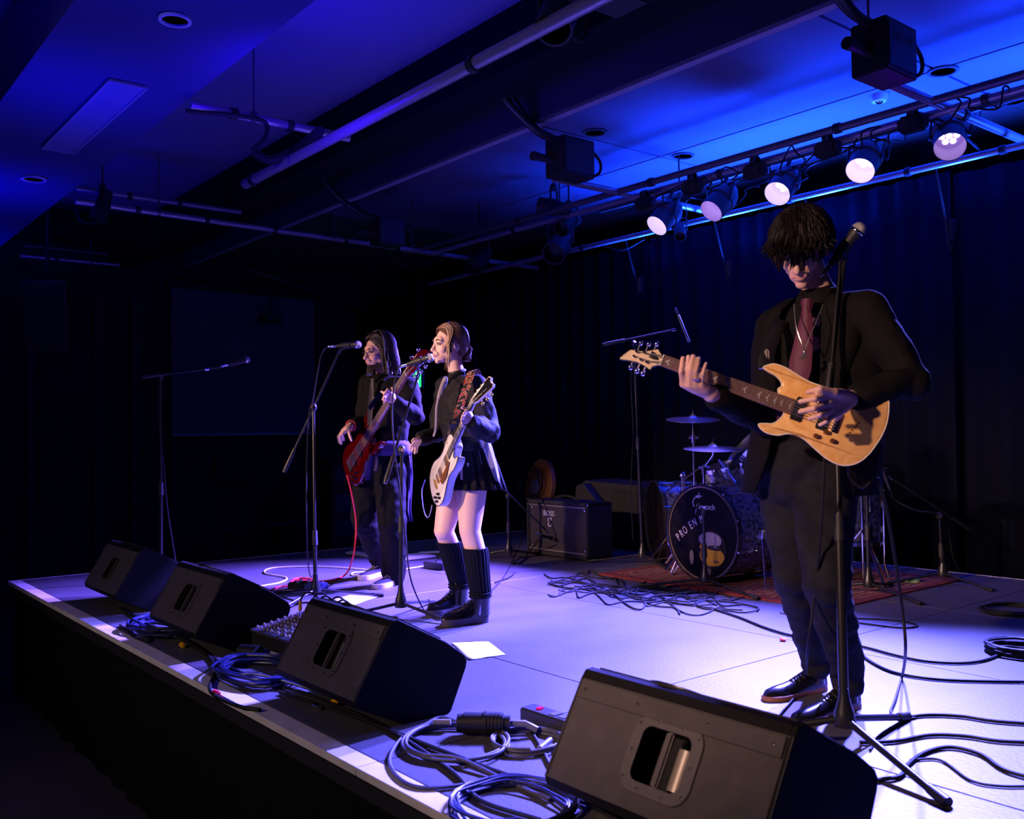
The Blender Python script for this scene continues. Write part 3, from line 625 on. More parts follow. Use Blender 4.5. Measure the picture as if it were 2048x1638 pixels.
tail2 = voc(b2, D(803, 900, 5.3), D(770, 967, 5.15), D(837, 748, 5.42), D(868, 713, 5.28), CR*1.0+CT*0.3+V((0, 0, 0.25)),
    'microphone stand in front of the singing woman', 'microphone touching the singing woman\'s mouth', legdir=(10, 120, 250), leglen=0.42, collar=0.55)
b0 = G(322, 1163)
tail0 = voc(b0, XP(322, 752, b0.x), XP(283, 754, b0.x), XP(418, 738, b0.x+.1), XP(500, 718, b0.x+.15), XP(500, 718, b0.x+.15)-XP(440, 733, b0.x+.12),
    'unused microphone stand alone at the dark left', 'unused microphone hanging in the dark at the left', legdir=(0, 120, 240), collar=0.45)
# drum overheads and spot stands: pencil microphones
def pencil(p0, p1, label, r=0.011):
    p0 = V(p0); p1 = V(p1); m = empty('pencil_microphone', p0, label, 'microphone', 'slim drum microphones'); d = (p1-p0).normalized()
    MB().tube([p0, p0.lerp(p1, .22)], r*0.8, 12).build('connector', CHROME, m)
    MB().tube([p0.lerp(p1, .22), p0.lerp(p1, .24), p1-d*0.012, p1], [r*.9, r, r, r*0.85], 14).build('body', mat('dark_nickel', (0.25, 0.25, 0.3), 0.25, 0.9), m)
    return m
bo = G(1285, 1128); do = 6.55
stand(bo, XP(1268, 688, bo.x), D(1205, 690, do), D(1352, 659, do), 'tall overhead stand with level boom left of the cymbals', group='drum microphone stands', legdir=(-20, 95, 215), leglen=0.42, collar=0.55)
pencil(D(1350, 615, do), D(1378, 684, do), 'slim shiny microphone tilted above the cymbals')
b5 = G(1886, 1168); 
stand(b5, XP(1879, 1032, b5.x), XP(1941, 1060, b5.x+.1), XP(1778, 953, b5.x-.15), 'low boom stand at far right against the drapes', group='drum microphone stands', legdir=(-12, 110, 230), leglen=0.36, collar=0.5)
pencil(XP(1780, 980, b5.x-.2), XP(1760, 924, b5.x-.2), 'slim microphone on the low boom at far right')
b4 = G(1738, 1190)
stand(b4, XP(1732, 940, b4.x), XP(1752, 905, b4.x), XP(1690, 955, b4.x-.1), 'stand right behind the guitarist\'s legs beside the rug edge', group='drum microphone stands', legdir=(-15, 100, 200), leglen=0.40)
b6 = G(1410, 1180)
stand(b6, XP(1407, 1022, b6.x), XP(1398, 1000, b6.x), XP(1392, 1028, b6.x), 'short stand standing before the bass drum', group='drum microphone stands', legdir=(-8, 100, 218), leglen=0.46, weight=False)
b7 = G(1018, 1118)
stand(b7, XP(1016, 992, b7.x), XP(985, 955, b7.x), XP(1098, 1066, b7.x+.2), 'boom stand leaning over the amplifier', group='drum microphone stands', legdir=(-30, 90, 210), leglen=0.34)
p = XP(1100, 1072, b7.x+.2)
m = empty('instrument_microphone', p, 'small dark microphone aimed at the amplifier grille', 'microphone'); mic_parts(m, p+V((0, .05, -.03)), V((-0.1, 1, -.3)), 0.75)

# ---- amplifier
ax0, ax1, ay = -6.10, -5.36, 5.08
e = empty('guitar_amplifier', ((ax0+ax1)/2, ay, 0), 'black combo amplifier left of the drum kit, mic at its grille', 'amplifier')
h = 0.435; c = V(((ax0+ax1)/2, ay+0.14, h/2+0.02)); W_ = ax1-ax0
AMPV = mat('amp_vinyl', (0.012, 0.012, 0.015), 0.5, bump=0.5, bscale=300)
mb = MB(); mb.bbox(c+V((0, 0, h/2-0.01)), (W_, 0.28, 0.03), 0.008); mb.bbox(c-V((0, 0, h/2-0.01)), (W_, 0.28, 0.03), 0.008)
mb.bbox(c+V((W_/2-0.015, 0, 0)), (0.03, 0.28, h), 0.008); mb.bbox(c-V((W_/2-0.015, 0, 0)), (0.03, 0.28, h), 0.008); mb.box(c+V((0, 0.12, 0)), (W_-0.02, 0.02, h-0.02))
mb.build('cabinet', AMPV, e, False)
MB().box(c+V((0, -0.118, 0)), (W_-0.06, 0.012, h-0.06)).build('grille_cloth', mat('grille_cloth', (0.045, 0.038, 0.042), 0.8, bump=0.8, bscale=500), e, False)
for z in (h/2-0.036, -h/2+0.036): MB().box(c+V((0, -0.130, z)), (W_-0.06, 0.010, 0.012)).build('trim_bar', mat('silver_trim', (0.6, 0.55, 0.5), 0.3, 0.8), e, False)
for sx in (-1, 1):
    for sz in (-1, 1):
        MB().lathe([(0.0001, 0.004), (0.010, 0.002), (0.012, 0)], frame(c+V((sx*(W_/2-0.05), -0.126, sz*(h/2-0.06))), (0, -1, 0)), 12).build('screw', CHROME, e)
        MB().tube([c+V((sx*(W_/2-0.07), sz*0.09, -h/2-0.02)), c+V((sx*(W_/2-0.07), sz*0.09, -h/2+0.005))], 0.02, 12).build('rubber_foot', RUBBER, e)
        if sz > 0: MB().bbox(c+V((sx*(W_/2-0.012), -0.128, sz*(h/2-0.012))), (0.03, 0.03, 0.03), 0.006).build('corner_cap', CHROME, e)
MA = frm(c+V((-0.10, -0.1255, 0.115)), (1, 0, 0), (0, 0, 1), (0, -1, 0))
LOGO = mat('logo_silver', (0.75, 0.7, 0.8), 0.35, 0.2)
text_mb('BOSS', 0.060, MA, 0.002).build('badge', LOGO, e, False)
mb = MB(); ME = frm(c+V((-0.085, -0.1255, 0.045)), (1, 0, 0), (0, 0, 1), (0, -1, 0))
for a0, r0, cx_, cy_ in ((0, .020, 0, .016), (150, .020, 0, -.014)):
    mb.tube([ME @ V((cx_+r0*math.cos(R(a0+20*k)), cy_+r0*math.sin(R(a0+20*k)), 0.002)) for k in range(12)], 0.005, 6)
mb.tube([ME @ V((-.022, .03, .002)), ME @ V((.02, .036, .002))], 0.004, 6)
mb.build('emblem', LOGO, e)
t = [c+V((-0.17+0.34*k/8-0.03, 0, h/2+0.005+0.035*math.sin(PI*k/8))) for k in range(9)]
MB().tube(t, 0.010, 8, flat=0.5).build('carry_handle', RUBBER, e)
for sx in (-1, 1): MB().bbox(c+V((sx*0.17-0.03, 0, h/2+0.010)), (0.04, 0.03, 0.012), 0.004).build('handle_cap', CHROME, e)
# ---- brown round thing and cables behind the amplifier
p = YP(1075, 975, 6.05); e = empty('round_cymbal_case', (p.x, p.y, 0), 'round brown object propped behind the amplifier', 'case')
M = frame(p+V((0, 0, 0.0)), (-0.25, -1, 0.15))
MB().lathe([(0.0001, 0.025), (0.06, 0.022), (0.075, 0.01), (0.27, 0.0), (0.285, -0.01), (0.285, -0.05), (0.0001, -0.05)], M, 40).build('shell', mat('amber_brown', (0.20, 0.075, 0.012), 0.5, var=0.35, vscale=5), e)
MB().lathe([(0.0001, 0.06), (0.075, 0.05), (0.085, 0.02)], M, 24).build('centre_knob', mat('grey_knob', (0.09, 0.08, 0.10), 0.5), e)
for k in range(12): MB().bbox(M @ V((0.24*math.cos(k*PI/6), 0.24*math.sin(k*PI/6), 0.004)), (0.012, 0.012, 0.012), 0.003).build('stud', CHROME, e)
MB().box((p.x, p.y+0.06, (p.z-0.2)/2), (0.3, 0.2, p.z-0.24)).build('support_box', BLACK, e, False)
random.seed(3); pts = [p+V((0.22*math.cos(k*.9)*random.uniform(.5, 1), -0.10, 0.05+0.18*math.sin(k*.9)*random.uniform(.6, 1))) for k in range(16)]
tag(MB().tube(smoothpath(pts), 0.008, 7).build('hanging_cable_loops', CABLE), 'tangled black cable loops hanging over the round brown case', 'cable')
# ---- side monitor, rack
def boxthing(name, loc, label, cat, group=None): return empty(name, loc, label, cat, group)
p = G(1240, 1100); e = empty('drum_monitor', (p.x, p.y, 0), 'big dark wedge speaker between amplifier and drum kit', 'monitor speaker')
def xz(px, py): q_ = YP(px, py, p.y+.05); return (q_.x-p.x, q_.z)
Mw = frm((p.x, p.y+.05, 0), (1, 0, 0), (0, 0, 1), (0, -1, 0))
MGREY = mat('monitor_grey', (0.010, 0.010, 0.014), 0.6, bump=0.3, bscale=300)
prof = [(1152, 1050), (1160, 968), (1170, 960), (1182, 962), (1290, 972), (1300, 1000), (1300, 1050)]
MB().prism([xz(*q_) for q_ in prof], -0.42, 0.0, Mw).build('cabinet', MGREY, e, False, 0.012)
MB().prism([xz(*q_) for q_ in [(1182, 966), (1213, 1006), (1217, 1016), (1213, 1050), (1160, 1050), (1168, 970)]], 0.0, 0.10, Mw).build('side_wing', MGREY, e, False, 0.008)
MB().prism([xz(*q_) for q_ in [(1222, 978), (1286, 980), (1292, 1000), (1292, 1044), (1224, 1044)]], 0.0, 0.008, Mw).build('grille', mat('speaker_grille', (0.006, 0.006, 0.008), 0.7), e, False)
zt = xz(1200, 1050)[1]; MB().box((p.x-0.02, p.y+0.26, zt/2), (0.6, 0.36, zt)).build('base_block', BLACK, e, False)
p = YP(1262, 1075, 5.95); e = empty('equipment_rack', (p.x, p.y, 0), 'dark rack with tiny red and green lights left of the drum kit', 'rack')
MB().bbox((p.x, p.y+0.2, 0.16), (0.66, 0.35, 0.30), 0.01).build('case', mat('rack_case', (0.015, 0.015, 0.03), 0.5), e, False)
MB().box((p.x, p.y+0.02, 0.312), (0.64, 0.05, 0.012)).build('lid_edge', mat('blue_edge', (0.10, 0.12, 0.35), 0.4), e, False)
MB().box((p.x, p.y+0.02, 0.16), (0.58, 0.02, 0.22)).build('front_panel', mat('rack_front', (0.02, 0.02, 0.025), 0.4), e, False)
def led(pt, c, nm, s=4, r=0.006): MB().ell(pt, r, None, 8, 6).build(nm, mat(nm, c, 0.4, emit=c, es=s), e)
led(YP(1250, 1090, p.y), (1, .12, .03), 'red_light', 2, .006)
for k in range(5): led(YP(1289+3.3*k, 1066, p.y), (.15, 1, .1), 'green_light', 1.5, .004)
for k in range(4):
    MB().lathe([(0.0001, .02), (.014, .02), (.016, 0)], frame((p.x-0.2+0.1*k, p.y+0.01, 0.12), (0, -1, 0)), 12).build('knob', mat('rack_knob', (0.05, 0.05, 0.06), 0.4), e)

# ---- rug
e = empty('patterned_rug', (-3.9, 5.5, 0), 'red and brown patterned rug under the drum kit', 'rug')
Mr = Matrix.Translation((-3.93, 5.47, 0.0)) @ Matrix.Rotation(R(0), 4, 'Z')
RUG = bpy.data.materials.new('rug_pattern'); RUG.use_nodes = True; nt = RUG.node_tree; bs = nt.nodes['Principled BSDF']; bs.inputs['Roughness'].default_value = 0.95
tc = nt.nodes.new('ShaderNodeTexCoord'); vo = nt.nodes.new('ShaderNodeTexVoronoi'); vo.inputs['Scale'].default_value = 22; wv = nt.nodes.new('ShaderNodeTexWave'); wv.inputs['Scale'].default_value = 6; wv.inputs['Distortion'].default_value = 8
cr = nt.nodes.new('ShaderNodeValToRGB'); cr.color_ramp.elements[0].color = (0.11, 0.012, 0.010, 1); cr.color_ramp.elements[1].color = (0.28, 0.12, 0.07, 1); cr.color_ramp.elements[0].position = 0.3; cr.color_ramp.elements[1].position = 0.6
mx = nt.nodes.new('ShaderNodeMath'); mx.operation = 'MULTIPLY'
nt.links.new(tc.outputs['Object'], vo.inputs['Vector']); nt.links.new(tc.outputs['Object'], wv.inputs['Vector'])
nt.links.new(vo.outputs['Distance'], mx.inputs[0]); nt.links.new(wv.outputs['Fac'], mx.inputs[1]); mx2 = nt.nodes.new('ShaderNodeMath'); mx2.operation = 'MULTIPLY'; mx2.inputs[1].default_value = 2.2
nt.links.new(mx.outputs[0], mx2.inputs[0]); nt.links.new(mx2.outputs[0], cr.inputs['Fac']); nt.links.new(cr.outputs['Color'], bs.inputs['Base Color'])
MB().box((0, 0, 0.005), (1.72, 1.36, 0.008), Mr).build('rug_field', RUG, e, False)
RB = mat('rug_border', (0.16, 0.012, 0.014), 0.95, var=0.3, vscale=30)
for sx, sy, dx, dy in ((0, -1, 1.86, .09), (0, 1, 1.86, .09), (-1, 0, .07, 1.36), (1, 0, .07, 1.36)):
    MB().box((sx*0.895, sy*0.725, 0.0055), (dx, dy, 0.009), Mr).build('rug_border', RB, e, False)

# ---- drum kit
PEARL = mat('grey_pearl_wrap', (0.06, 0.065, 0.085), 0.25, 0.35, var=0.0, vscale=44, col2=(0.42, 0.43, 0.46), coat=0.4)
BPEARL = mat('dark_pearl_wrap', (0.015, 0.018, 0.05), 0.25, 0.3, vscale=40, col2=(0.14, 0.16, 0.28), coat=0.4)
HEADM = mat('black_drumhead', (0.006, 0.005, 0.007), 0.5, spec=0.25)
def drum(c, axis, r, depth, wrap, label, name='drum', head=None, lugs=8, hoopm=CHROME, cat='drum', rz=0):
    c = V(c); M = frame(c, axis); e = empty(name, c, label, cat, 'drum kit shells')
    m = MB(); m._ring(r*0.97, r*0.985, -depth/2+0.012, depth/2-0.012, M, 44); m.build('shell', wrap, e)
    m = MB(); m.lathe([(0.0001, depth/2-0.006), (r*0.985, depth/2-0.006)], M, 40); m.build('front_head', head or mat('smoky_drumhead', (0.07, 0.07, 0.08), 0.4), e)
    m = MB(); m.lathe([(0.0001, -depth/2+0.006), (r*0.985, -depth/2+0.006)], M, 40); m.build('rear_head', mat('smoky_drumhead', (0.07, 0.07, 0.08), 0.4), e)
    for s_ in (-1, 1): m = MB(); m._ring(r*0.985, r*1.02, s_*depth/2-0.018, s_*depth/2+0.010, M, 44); m.build('hoop', hoopm, e)
    for k in range(lugs):
        a = 2*PI*(k+.5)/lugs; q = Matrix.Rotation(a, 4, 'Z')
        for s_ in (-1, 1):
            m = MB(); m.bbox((r*1.005, 0, s_*depth*0.24), (0.02, 0.016, 0.045), 0.004, M @ q); m.tube([M @ q @ V((r*1.01+.006, 0, s_*depth*0.1)), M @ q @ V((r*1.01+.006, 0, s_*(depth/2+0.008)))], 0.0045, 6)
            m.bbox((r*1.025, 0, s_*(depth/2)), (0.022, 0.014, 0.014), 0.003, M @ q)
            m.build('lug', CHROME, e)
    return e, M
kc = V((-4.08, 5.16, 0.335)); kr = 0.315
ke, KM = drum(kc, (-0.06, -1, 0), kr, 0.46, BPEARL, 'bass drum with lettered black head and round port hole', 'bass_drum', HEADM, 10, mat('black_hoop', (0.015, 0.015, 0.02), 0.25))
zf = 0.23-0.004
m = MB(); m._ring(kr*0.955, kr*0.985, zf, zf+0.004, KM, 48); m.build('gold_inlay', mat('gold_trim', (0.55, 0.42, 0.22), 0.3, 0.8), ke)
KF = KM  # local x to the right? settle orientation explicitly
kz = V((-0.06, -1, 0)).normalized(); kx = V((0, 0, 1)).cross(kz).normalized(); 
KF = frm(kc+kz*(zf+0.002), kx, (0, 0, 1), kz)
LW = mat('head_lettering', (0.70, 0.64, 0.72), 0.6)
for i, (ch, x, y, a_) in enumerate([('P', -.222, -.047, 42), ('R', -.190, -.020, 40), ('O', -.158, .006, 38), ('E', -.105, .042, 34), ('N', -.070, .064, 30), ('M', -.005, .092, 22)]):
    text_mb(ch, 0.078, KF @ Matrix.Translation((x, y, 0)) @ Matrix.Rotation(R(a_), 4, 'Z') @ Matrix.Diagonal((.62, 1, 1, 1)), 0.0006).build('letter', LW, ke, False)
text_mb('Gretsch', 0.052, KF @ Matrix.Translation((0.03, 0.175, 0)), 0.0006).build('maker_logo', LW, ke, False)
mb = MB(); mb.tube([KF @ V((-0.04+0.040*math.cos(R(60+20*k)), 0.198+0.040*math.sin(R(60+20*k)), 0.001)) for k in range(9)], 0.004, 6); mb.tube([KF @ V((-0.05, 0.245, .001)), KF @ V((0.0, 0.245, .001))], 0.004, 6)
mb.tube([KF @ V((-0.025, 0.235, .001)), KF @ V((-0.025, 0.268, .001))], 0.004, 6); o = mb.build('logo_swash', LW, ke); o['kind'] = 'stuff'
PHX, PHY = 0.080, -0.100
# port hole: rim and pillow inside
PH = KF @ Matrix.Translation((PHX, PHY, 0)) @ Matrix.Diagonal((1.24, 1.24, 1, 1))
m = MB(); m._ring(0.098, 0.106, -0.002, 0.004, PH, 40); m.build('port_rim', HEADM, ke)
m = MB(); m.lathe([(0.0001, 0.001), (0.099, 0.001)], PH, 40); m.build('port_view', mat('port_dark', (0.02, 0.02, 0.02), 0.8), ke)
random.seed(11)
for (x, y, rx, ry, col, nm) in [(-.010, .048, .082, .042, (0.36, 0.31, 0.31), 'grey_cushion'), (.0, -.038, .088, .052, (0.70, 0.38, 0.02), 'yellow_cushion'), (-.050, .008, .035, .020, (0.75, 0.45, 0.03), 'yellow_fold'), (.015, .008, .058, .020, (0.02, 0.018, 0.02), 'black_fold'), (.03, .012, .022, .014, (0.30, 0.28, 0.28), 'grey_fold'), (.03, -.062, .035, .012, (0.25, 0.13, 0.04), 'brown_fold'), (-.03, -.028, .035, .010, (0.30, 0.17, 0.04), 'brown_fold')]:
    m = MB(); m.ell((x, y, 0.003), (rx, ry, 0.008), PH, 18, 8); m.build(nm, mat(nm, col, 0.8), ke)
for (x, y, h_) in [(-.10, -.17, .05), (.05, -.235, .045)]:
    m = MB(); m.ell((x, y, 0.0015), (0.020, h_, 0.002), KF, 12, 6); m.build('pale_smear', mat('pale_smear', (0.14, 0.125, 0.14), 0.6), ke)
# spurs
for sx in (-1, 1):
    MB().tube([kc+V((sx*0.31, -0.02, -0.02)), kc+V((sx*0.40, -0.12, -0.335))], [0.009, 0.006], 8).build('spur', CHROME, ke)
    MB().bbox(kc+V((sx*0.315, -0.02, -0.0)), (0.03, 0.05, 0.06), 0.006).build('spur_bracket', CHROME, ke)
# second dark drum behind
p = YP(1348, 1062, 5.6); drum((p.x, p.y, 0.33), (-0.55, -0.85, 0), 0.30, 0.3, BPEARL, 'dark large drum standing behind the bass drum at its left', 'spare_drum', HEADM, 8, mat('black_hoop', (0.015, 0.015, 0.02), 0.25))
p = YP(1452, 960, 5.35); rt, _ = drum(p, (-0.1, -0.25, 1), 0.145, 0.20, PEARL, 'small grey pearl tom mounted over the bass drum', 'rack_tom', None, 6)
MB().tube([p+V((0.02, -0.1, 0.14)), kc+V((0.05, 0.05, 0.32))], 0.012, 10).build('tom_mount', CHROME, rt)
p = YP(1512, 915, 5.55); rt2, _ = drum(p, (-0.5, -0.62, 0.7), 0.17, 0.22, PEARL, 'tilted grey pearl tom half hidden behind the guitarist', 'rack_tom', None, 6)
MB().tube([p+V((-.05, -.02, -0.14)), kc+V((0.10, 0.1, 0.32))], 0.012, 10).build('tom_mount', CHROME, rt2)
p = YP(1700, 985, 5.9); ft, _ = drum((p.x, p.y, 0.42), (0, 0.05, 1), 0.2, 0.36, BPEARL, 'dark floor tom behind the guitarist\'s right side', 'floor_tom', None, 8)
for a in (20, 140, 260): MB().tube([(p.x+.215*math.cos(R(a)), p.y+.215*math.sin(R(a)), 0.55), (p.x+.215*math.cos(R(a)), p.y+.215*math.sin(R(a)), 0.10), (p.x+.24*math.cos(R(a)), p.y+.24*math.sin(R(a)), 0.012)], 0.007, 8).build('drum_leg', CHROME, ft)
p = YP(1530, 1010, 6.1); sn, _ = drum((p.x, p.y, 0.55), (0, -.1, 1), 0.175, 0.14, PEARL, 'snare drum behind the bass drum', 'snare_drum', None, 8)
MB().tube([(p.x, p.y, 0.2), (p.x, p.y, 0.47)], 0.012, 10).build('stand_pole', CHROME, sn)
for a in (30, 150, 270): MB().tube([(p.x, p.y, 0.25), (p.x+.22*math.cos(R(a)), p.y+.22*math.sin(R(a)), 0.012)], 0.009, 8).build('stand_leg', CHROME, sn); MB().tube([(p.x, p.y, 0.45), (p.x+.16*math.cos(R(a)), p.y+.16*math.sin(R(a)), 0.47)], 0.007, 8).build('basket_arm', CHROME, sn)
def cymbal(p, r, axis, label, stand_base, chr_label):
    p = V(p); M = frame(p, axis); e = empty('cymbal', p, label, 'cymbal', 'cymbals of the drum kit')
    MB().lathe([(0.006, 0.018), (0.02, 0.016), (0.035, 0.004), (0.05, 0.0), (r*0.6, -0.006), (r, -0.016), (r, -0.018), (0.05, -0.003), (0.006, 0.012), (0.006, 0.018)], M, 44).build('disc', mat('bronze_cymbal', (0.62, 0.50, 0.52), 0.28, 0.9, bump=0.15, bscale=250), e)
    MB().tube([M @ V((0, 0, 0.0)), M @ V((0, 0, 0.055))], 0.004, 8).build('stem', CHROME, e)
    MB().lathe([(0.012, 0.018), (0.012, 0.028), (0.0001, 0.028)], M, 12).build('felt', mat('felt', (0.1, 0.1, 0.1), 0.9), e)
    b = V(stand_base); t = M @ V((0, 0, -0.06)); s_ = empty('cymbal_stand', b, chr_label, 'cymbal stand', 'chrome cymbal stands')
    MB().tube([b+V((0, 0, 0.25)), V((b.x, b.y, p.z-0.17))], 0.012, 10).build('pole', CHROME, s_)
    MB().tube([V((b.x, b.y, p.z-0.19)), V((b.x, b.y, p.z-0.13))], 0.02, 12).build('clamp', CHROME, s_)
    MB().tube([V((b.x, b.y, p.z-0.15)), t, M @ V((0, 0, -0.015))], 0.009, 10).build('tilter', CHROME, s_)
    MB().tube([V((b.x-.03, b.y-.02, p.z-0.15)), V((b.x+.035, b.y+.02, p.z-0.15))], 0.011, 8).build('wing_nut', CHROME, s_)
    MB().tube([V((b.x, b.y, 0.05)), V((b.x, b.y, 0.26))], 0.016, 10).build('lower_pole', CHROME, s_)
    for a in (200, 320, 80):
        d = V((math.cos(R(a)), math.sin(R(a)), 0)); lg = MB().tube([b+V((0, 0, .33)), b+d*0.24+V((0, 0, 0.012))], 0.010, 8, flat=0.5).build('leg', CHROME, s_)
        MB().tube([b+V((0, 0, .10)), b+d*0.12+V((0, 0, 0.17))], 0.006, 6).build('brace', CHROME, s_)
        MB().ell(b+d*0.24+V((0, 0, 0.012)), (0.018, 0.018, 0.011)).build('rubber_foot', RUBBER, lg)
    return s_
p1 = YP(1386, 835, 5.45); cymbal(p1, 0.20, (0.10, -0.08, 1), 'upper thin cymbal left of the guitarist\'s body', (p1.x+0.0, p1.y, 0), 'chrome stand of the upper cymbal')
p2 = YP(1426, 893, 5.1)
s2 = cymbal(p2, 0.20, (0.07, -0.05, 1), 'lower wider cymbal beside the toms', (p2.x-0.10, p2.y+0.02, 0), 'chrome stand of the lower cymbal')
# chrome boom stand at the kit's left
pb = G(1330, 1150); e = empty('boom_cymbal_stand', pb, 'chrome boom stand with angled legs left of the bass drum', 'cymbal stand')
t = XP(1365, 950, pb.x+.05)
MB().tube([XP(1366, 1005, pb.x+.05), t], 0.013, 10).build('pole', CHROME, e)
MB().tube([XP(1333, 983, pb.x+.05), XP(1424, 918, pb.x+.15)], 0.006, 8).build('boom', CHROME, e)
MB().ell(t, (0.026, 0.026, 0.026)).build('joint', CHROME, e)
MB().tube([XP(1300, 1118, pb.x), XP(1348, 1050, pb.x+.03)], 0.014, 10, flat=0.6).build('leg', CHROME, e)
MB().tube([XP(1332, 1140, pb.x), XP(1355, 1108, pb.x+.05)], 0.012, 10, flat=0.6).build('leg', CHROME, e)
MB().tube([XP(1330, 1078, pb.x), XP(1354, 1106, pb.x+.05)], 0.006, 8).build('brace', CHROME, e)
MB().tube([XP(1348, 1050, pb.x+.03), XP(1366, 1005, pb.x+.05)], 0.010, 8).build('lower_pole', mat('dark_nickel', (0.25, 0.25, 0.3), 0.25, 0.9), e)
# hi-hat parts glimpsed behind the guitarist's calves
p = YP(1722, 940, 5.7); e = empty('hi_hat_stand', (p.x, p.y, 0), 'hi-hat stand glimpsed right of the guitarist\'s legs', 'cymbal stand')
MB().tube([(p.x, p.y, 0.03), (p.x, p.y, p.z+0.06)], 0.010, 10).build('pole', CHROME, e)
for dz in (0, 0.02): MB().lathe([(0.006, 0.015), (0.04, 0.003), (0.17, -0.008), (0.17, -0.01), (0.006, 0.010)], frame((p.x, p.y, p.z+dz), (0, 0, 1)), 36).build('hi_hat_cymbal', MATS['bronze_cymbal'], e)
for a in (210, 330, 90):
    MB().tube([(p.x, p.y, 0.35), (p.x+0.26*math.cos(R(a)), p.y+0.26*math.sin(R(a)), 0.012)], 0.010, 8).build('leg', CHROME, e)
MB().bbox((p.x-0.02, p.y-0.25, 0.03), (0.09, 0.28, 0.02), 0.006).build('pedal', CHROME, e)

# ---- mixing desk with plugs
mp = G(548, 1316); Mm = Matrix.Translation((mp.x+0.05, mp.y+0.16, 0)) @ Matrix.Rotation(R(3), 4, 'Z')
e = empty('mixing_desk', (mp.x+0.05, mp.y+0.16, 0), 'small mixing desk with many knobs between two wedge monitors', 'mixer')
Mt = Mm @ Matrix.Translation((0, 0, 0.125)) @ Matrix.Rotation(R(9), 4, 'X')
MB().bbox((0, 0.02, 0.055), (0.56, 0.36, 0.10), 0.01, Mm).build('case', BLACK, e, False)
MB().box((0, 0, 0), (0.54, 0.34, 0.012), Mt).build('control_panel', mat('desk_panel', (0.06, 0.055, 0.08), 0.5), e, False)
MB().box((0.02, -0.178, 0.022), (0.40, 0.004, 0.03), Mm).build('pale_label', mat('pale_label', (0.55, 0.5, 0.7), 0.6), e, False)
mb = MB()
for i in range(16):
    for j in range(7): mb.lathe([(0.0001, .012), (.005, .011), (.0065, .003), (.0065, 0)], Mt @ Matrix.Translation((-0.25+i*0.0335, -0.14+j*0.036, 0.006)), 7)
o = mb.build('knobs', mat('tan_knobs', (0.45, 0.38, 0.34), 0.5), e); o['kind'] = 'stuff'
YEL = mat('yellow_plug', (0.85, 0.42, 0.01), 0.5)
for k, (px, py) in enumerate([(543, 1262), (556, 1258), (572, 1268), (586, 1255), (600, 1252)]):
    b = Mt @ V((-0.13+0.075*k, 0.02+0.02*(k % 2), 0.006)); e2 = empty('jack_plug', b, ['leftmost', 'second', 'third, lower', 'fourth', 'rightmost'][k]+' yellow-sleeved plug standing in the mixing desk', 'plug', 'yellow plugs in the mixing desk')
    MB().tube([b, b+V((0, 0, 0.055))], 0.006, 8).build('tip', CHROME, e2)
    MB().tube([b+V((0, 0, 0.05)), b+V((0.003, 0, 0.095))], [0.009, 0.008], 10).build('sleeve', YEL if k not in (2, 4) else mat('white_plug', (0.7, 0.65, 0.6), 0.5), e2)
    t = smoothpath([b+V((0.003, 0, 0.09)), b+V((0.01, 0.01, 0.12)), b+V((0.02, 0.05, 0.13)), b+V((0.02, 0.12, 0.06)), b+V((0.01, 0.18, -0.05)), b+V((0.0, 0.24, -0.115))])
    MB().tube(t, 0.0045, 7).build('lead', CABLE, e2)
p = G(487, 1322)+V((0, 0.03, 0.035)); e = empty('cable_connector', p, 'round black object with yellow dot at the desk corner', 'connector')
MB().tube([p+V((-.05, -.02, 0)), p+V((.05, .02, 0))], [0.032, 0.036], 20).build('body', RUBBER, e); MB().tube([p+V((-.062, -.025, 0)), p+V((-.05, -.02, 0))], 0.018, 14).build('yellow_end', YEL, e)
# ================================================================ CABLES AND SMALL THINGS ON THE DECK
cabn = 0
def fcable(pts, r, label, m=CABLE, z=None, name='cable', cat='cable', group=None):
    P = []
    for i, p in enumerate(pts):
        zz = (r+0.001) if len(p) < 3 else p[2]; P.append(G(p[0], p[1], zz))
    return tag(MB().tube(smoothpath(P, 7), r, 8).build(name, m), label, cat, group)
def coil(px, py, rad, turns, r, label, m=CABLE, seed=0, jit=0.03, tail=None, sq=1.0, rot=0.0, group='cable coils on the deck'):
    random.seed(seed); c = G(px, py); pts = []; n = turns*10
    for i in range(n):
        a = 2*PI*i/10; rr = rad*(1+jit*4*noise.noise(V((i*0.13, seed, 0)))) ; t = i//10
        x = rr*math.cos(a); y = rr*sq*math.sin(a)
        ca, sa = math.cos(rot), math.sin(rot)
        pts.append(c+V((x*ca-y*sa+random.uniform(-jit, jit)*rad, x*sa+y*ca+random.uniform(-jit, jit)*rad, r*1.05+min(t, 5)*r*1.1+abs(noise.noise(V((i*.4, seed, 2))))*r)))
    if tail: pts += [G(p[0], p[1], r+.001) for p in tail]
    return tag(MB().tube(smoothpath(pts, 5), r, 8).build('cable_coil', m), label, 'cable coil', group)
BLUEC = mat('dark_blue_cable', (0.02, 0.025, 0.10), 0.35)
GREYC = mat('grey_cable', (0.07, 0.07, 0.11), 0.5)
coil(912, 1492, 0.18, 3, 0.0062, 'wide single-loop coil in front of the nearest wedge gap', GREYC, 1, 0.03, [(1010, 1560), (1100, 1600)], sq=0.9)
coil(1055, 1490, 0.115, 4, 0.005, 'small round coil just left of the nearest wedge monitor', GREYC, 2, 0.03)
coil(1030, 1618, 0.16, 8, 0.0042, 'messy thin coil at the bottom edge left of the nearest wedge', BLUEC, 3, 0.10)
coil(520, 1352, 0.24, 8, 0.0065, 'bluish coil of thick cable in front of the mixing desk', BLUEC, 4, 0.10, [(640, 1385), (700, 1410)], sq=0.6)
